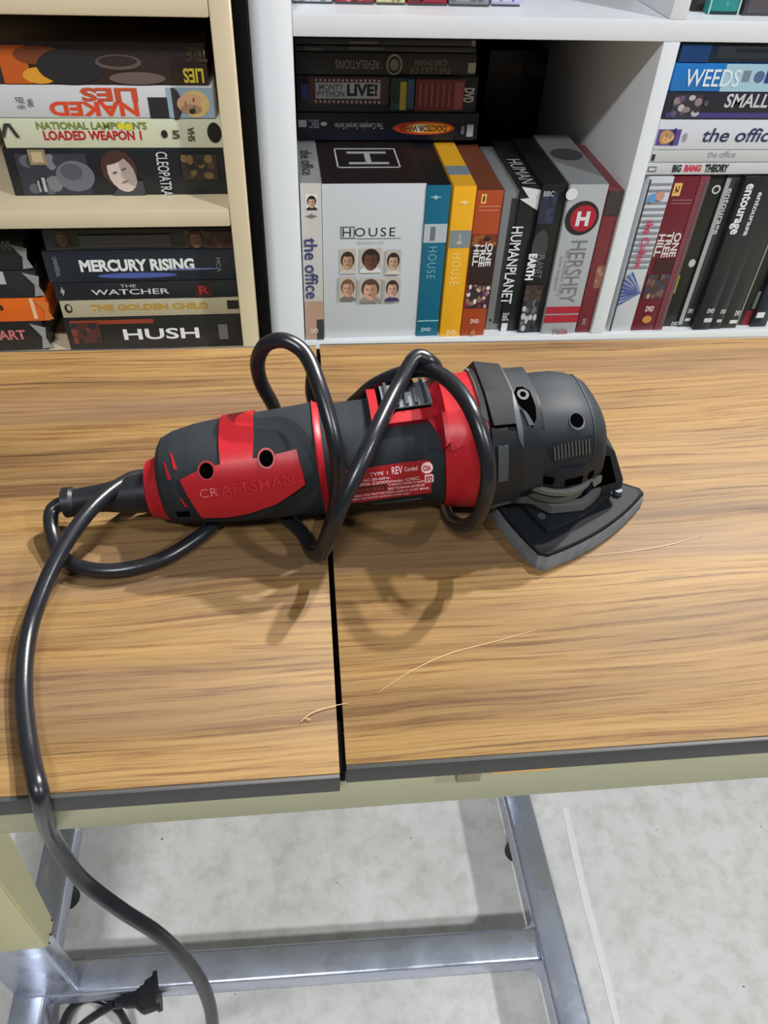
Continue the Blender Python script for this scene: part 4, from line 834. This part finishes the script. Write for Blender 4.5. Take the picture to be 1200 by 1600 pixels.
# front bracket
def hp(s, z_, y): return L2W((s, y, z_))
br = prism('front_bracket', [hp(s, z_, -.020) for s, z_ in ((.262, .006), (.268, .004), (.2765, -.006), (.2855, -.030), (.2855, -.0375), (.273, -.0405), (.262, -.0405))], ey*.034, HEADGREY, tool, .0012)
prism('bracket_recess', [hp(s, z_, -.0203) for s, z_ in ((.266, -.007), (.2735, -.0085), (.2805, -.030), (.266, -.033))], ey*-.0004, HOLE_SHADE, br)
prism('bracket_tab', [hp(s, z_, -.0207) for s, z_ in ((.264, -.024), (.270, -.022), (.270, -.0265), (.266, -.030))], ey*-.002, mat((104, 104, 98), .5), br)
# triangular sanding pad lying flat on the table
PA, PB, PC = Vector((.2035, -.4245)), Vector((.121, -.4765)), Vector((.100, -.388))
cen = (PA+PB+PC)/3
def pad_outline(sc=1.0, bulge=.0065):
    V = [PA, PB, PC]; out = []
    for i in range(3):
        a, b = V[i], V[(i+1) % 3]; n = ((a+b)/2-cen).normalized()
        for k in range(14):
            t = .035+.93*k/13; p = a+(b-a)*t+n*bulge*4*t*(1-t)
            out.append(cen+(p-cen)*sc)
    return out
def pad_layer(name, zs_, mt, parent):
    bm = bmesh.new(); L = [[bm.verts.new((p.x, p.y, TZ+z_)) for p in pad_outline(sc)] for z_, sc in zs_]
    for a, b in zip(L, L[1:]):
        n = len(a)
        for k in range(n): bm.faces.new((a[k], a[(k+1) % n], b[(k+1) % n], b[k]))
    bm.faces.new(L[0][::-1]); bm.faces.new(L[-1])
    return link(name, sharp(bm_mesh(bm), 30), mt, parent)
pad = pad_layer('sanding_pad', [(.0108, .985), (.0128, .975), (.0132, .965), (.0126, .94)], mat((19, 22, 25), .62, spec=.2), tool)
pad_layer('foam_layer', [(.0002, 1.0), (.0014, 1.005), (.0060, 1.0), (.0107, .99)], mat((128, 134, 140), .9, bump=.9, bscale=1500, vary=.3, vscale=160), pad)
pad_layer('pad_plateau', [(.0125, .62), (.0152, .60), (.0156, .58)], mat((17, 20, 23), .62, spec=.2), pad)
for (u, v) in ((966, 766), (846, 806)):
    p = T(u, v, .0160); bm = bmesh.new(); bmesh.ops.create_cone(bm, cap_ends=True, segments=16, radius1=.003, radius2=.0025, depth=.003); bmesh.ops.translate(bm, vec=p-Vector((0, 0, .0012)), verts=bm.verts); link('pad_rivet', sharp(bm_mesh(bm)), mat((70, 74, 78), .5, .4), pad)

# ------------------------------------------------------------------ power cord (one continuous cable)
def Y_(u, v, y): return ony(u, v, y)
cr = .0043
path = [L2W((-.055, 0, -.0095)), L2W((-.067, 0, -.0098)), L2W((-.0735, -.003, -.012)), T(83, 838, .0075), T(104, 876, .0055), T(165, 892, .0050), T(245, 877, .0050), T(312, 838, .0055),
        T(352, 806, .0050), T(420, 798, .0050), T(468, 828, .0065), T(488, 862, .008), T(502, 864, .020), T(534, 788, .058), T(575, 700, .080), T(623, 602, .092), T(653, 557, .100), T(673, 566, .097),
        T(686, 590, .084), T(692, 625, .058), T(698, 662, .028), T(698, 690, .010), Vector((.086, -.392, TZ+.0052)), T(697, 788, .0065), T(704, 812, .014), T(725, 822, .026), T(750, 803, .046), T(763, 735, .076), T(743, 655, .097), T(704, 597, .1005), T(664, 578, .093),
        T(622, 585, .084), T(585, 602, .074), T(556, 626, .055), T(520, 655, .028), T(474, 664, .018), T(440, 655, .032), T(424, 628, .056), T(406, 592, .078), T(403, 562, .093), T(418, 537, .106), T(444, 532, .110), T(474, 550, .106), T(503, 616, .094), T(524, 696, .074), T(529, 760, .049),
        T(514, 828, .022), T(498, 868, .0056), Vector((.005, -.425, TZ+.0048)), Vector((.006, -.395, TZ+.0048)), Vector((.002, -.368, TZ+.012)), T(494, 646, .030), T(487, 606, .052), T(491, 580, .062), T(499, 602, .052), T(498, 650, .026), T(450, 682, .0095), T(350, 694, .0085), T(285, 722, .0095), T(238, 741, .017),
        T(205, 748, .026), T(150, 788, .030), T(95, 862, .024), T(50, 970, .010), T(37, 1060, .0052), T(46, 1170, .0048), T(62, 1240, .0052), ond(84, 1312, .402), ond(126, 1372, .424), ond(190, 1422, .44), ond(248, 1460, .455), ond(300, 1512, .475), ond(326, 1565, .50), ond(333, 1620, .53),
        ond(326, 1700, .62), Vector((-.17, -.56, .10)), Vector((-.185, -.555, .012)), onz(206, 1612, .012), onz(182, 1576, .04), onz(145, 1560, .048), onz(112, 1574, .036), onz(96, 1612, .012), onz(100, 1640, .0055), onz(118, 1612, .012), onz(150, 1586, .046), onz(180, 1569, .066)]
P = catmull(path, 9)
cord = link('power_cord', tube_mesh(P, cr, 14), CORD, tool)
# plug on the floor
pa, pb = onz(180, 1569, .066), onz(250, 1545, .070); d = (pb-pa); Lp = d.length; d.normalize(); n = Vector((-d.y, d.x, 0)); up = Vector((0, 0, 1))
bm = bmesh.new(); rings = []
for t, w_, h_ in ((0, .0052, .0052), (.18, .0062, .0062), (.2, .0075, .007), (.42, .0100, .009), (.52, .0165, .012), (.60, .0195, .0135), (.88, .0195, .0135), (.92, .0220, .0145), (1.0, .0215, .0140)):
    rings.append([bm.verts.new(pa+d*(Lp*t)+n*(w_*math.copysign(abs(math.cos(a))**.6, math.cos(a)))+up*(h_*math.copysign(abs(math.sin(a))**.6, math.sin(a)))) for a in [2*math.pi*k/20 for k in range(20)]])
for a, b in zip(rings, rings[1:]):
    for k in range(20): bm.faces.new((a[k], a[(k+1) % 20], b[(k+1) % 20], b[k]))
bm.faces.new(rings[0][::-1]); bm.faces.new(rings[-1])
plug = link('plug', sharp(bm_mesh(bm), 35), mat((27, 28, 31), .5), cord)
for s_ in (-1, 1):
    q = pb+n*(.0062*s_); bm = bmesh.new()
    f = bm.faces.new([bm.verts.new(q+d*a+up*b) for a, b in ((-.002, -.0032), (.013, -.0032), (.016, -.0015), (.016, .0015), (.013, .0032), (-.002, .0032))])
    r = bmesh.ops.extrude_face_region(bm, geom=[f]); bmesh.ops.translate(bm, vec=n*.0015, verts=[v for v in r['geom'] if isinstance(v, bmesh.types.BMVert)]); link('prong', bm_mesh(bm), STEEL, cord)

for o in SC.objects:
    if 'wm' in o.keys(): del o['wm']
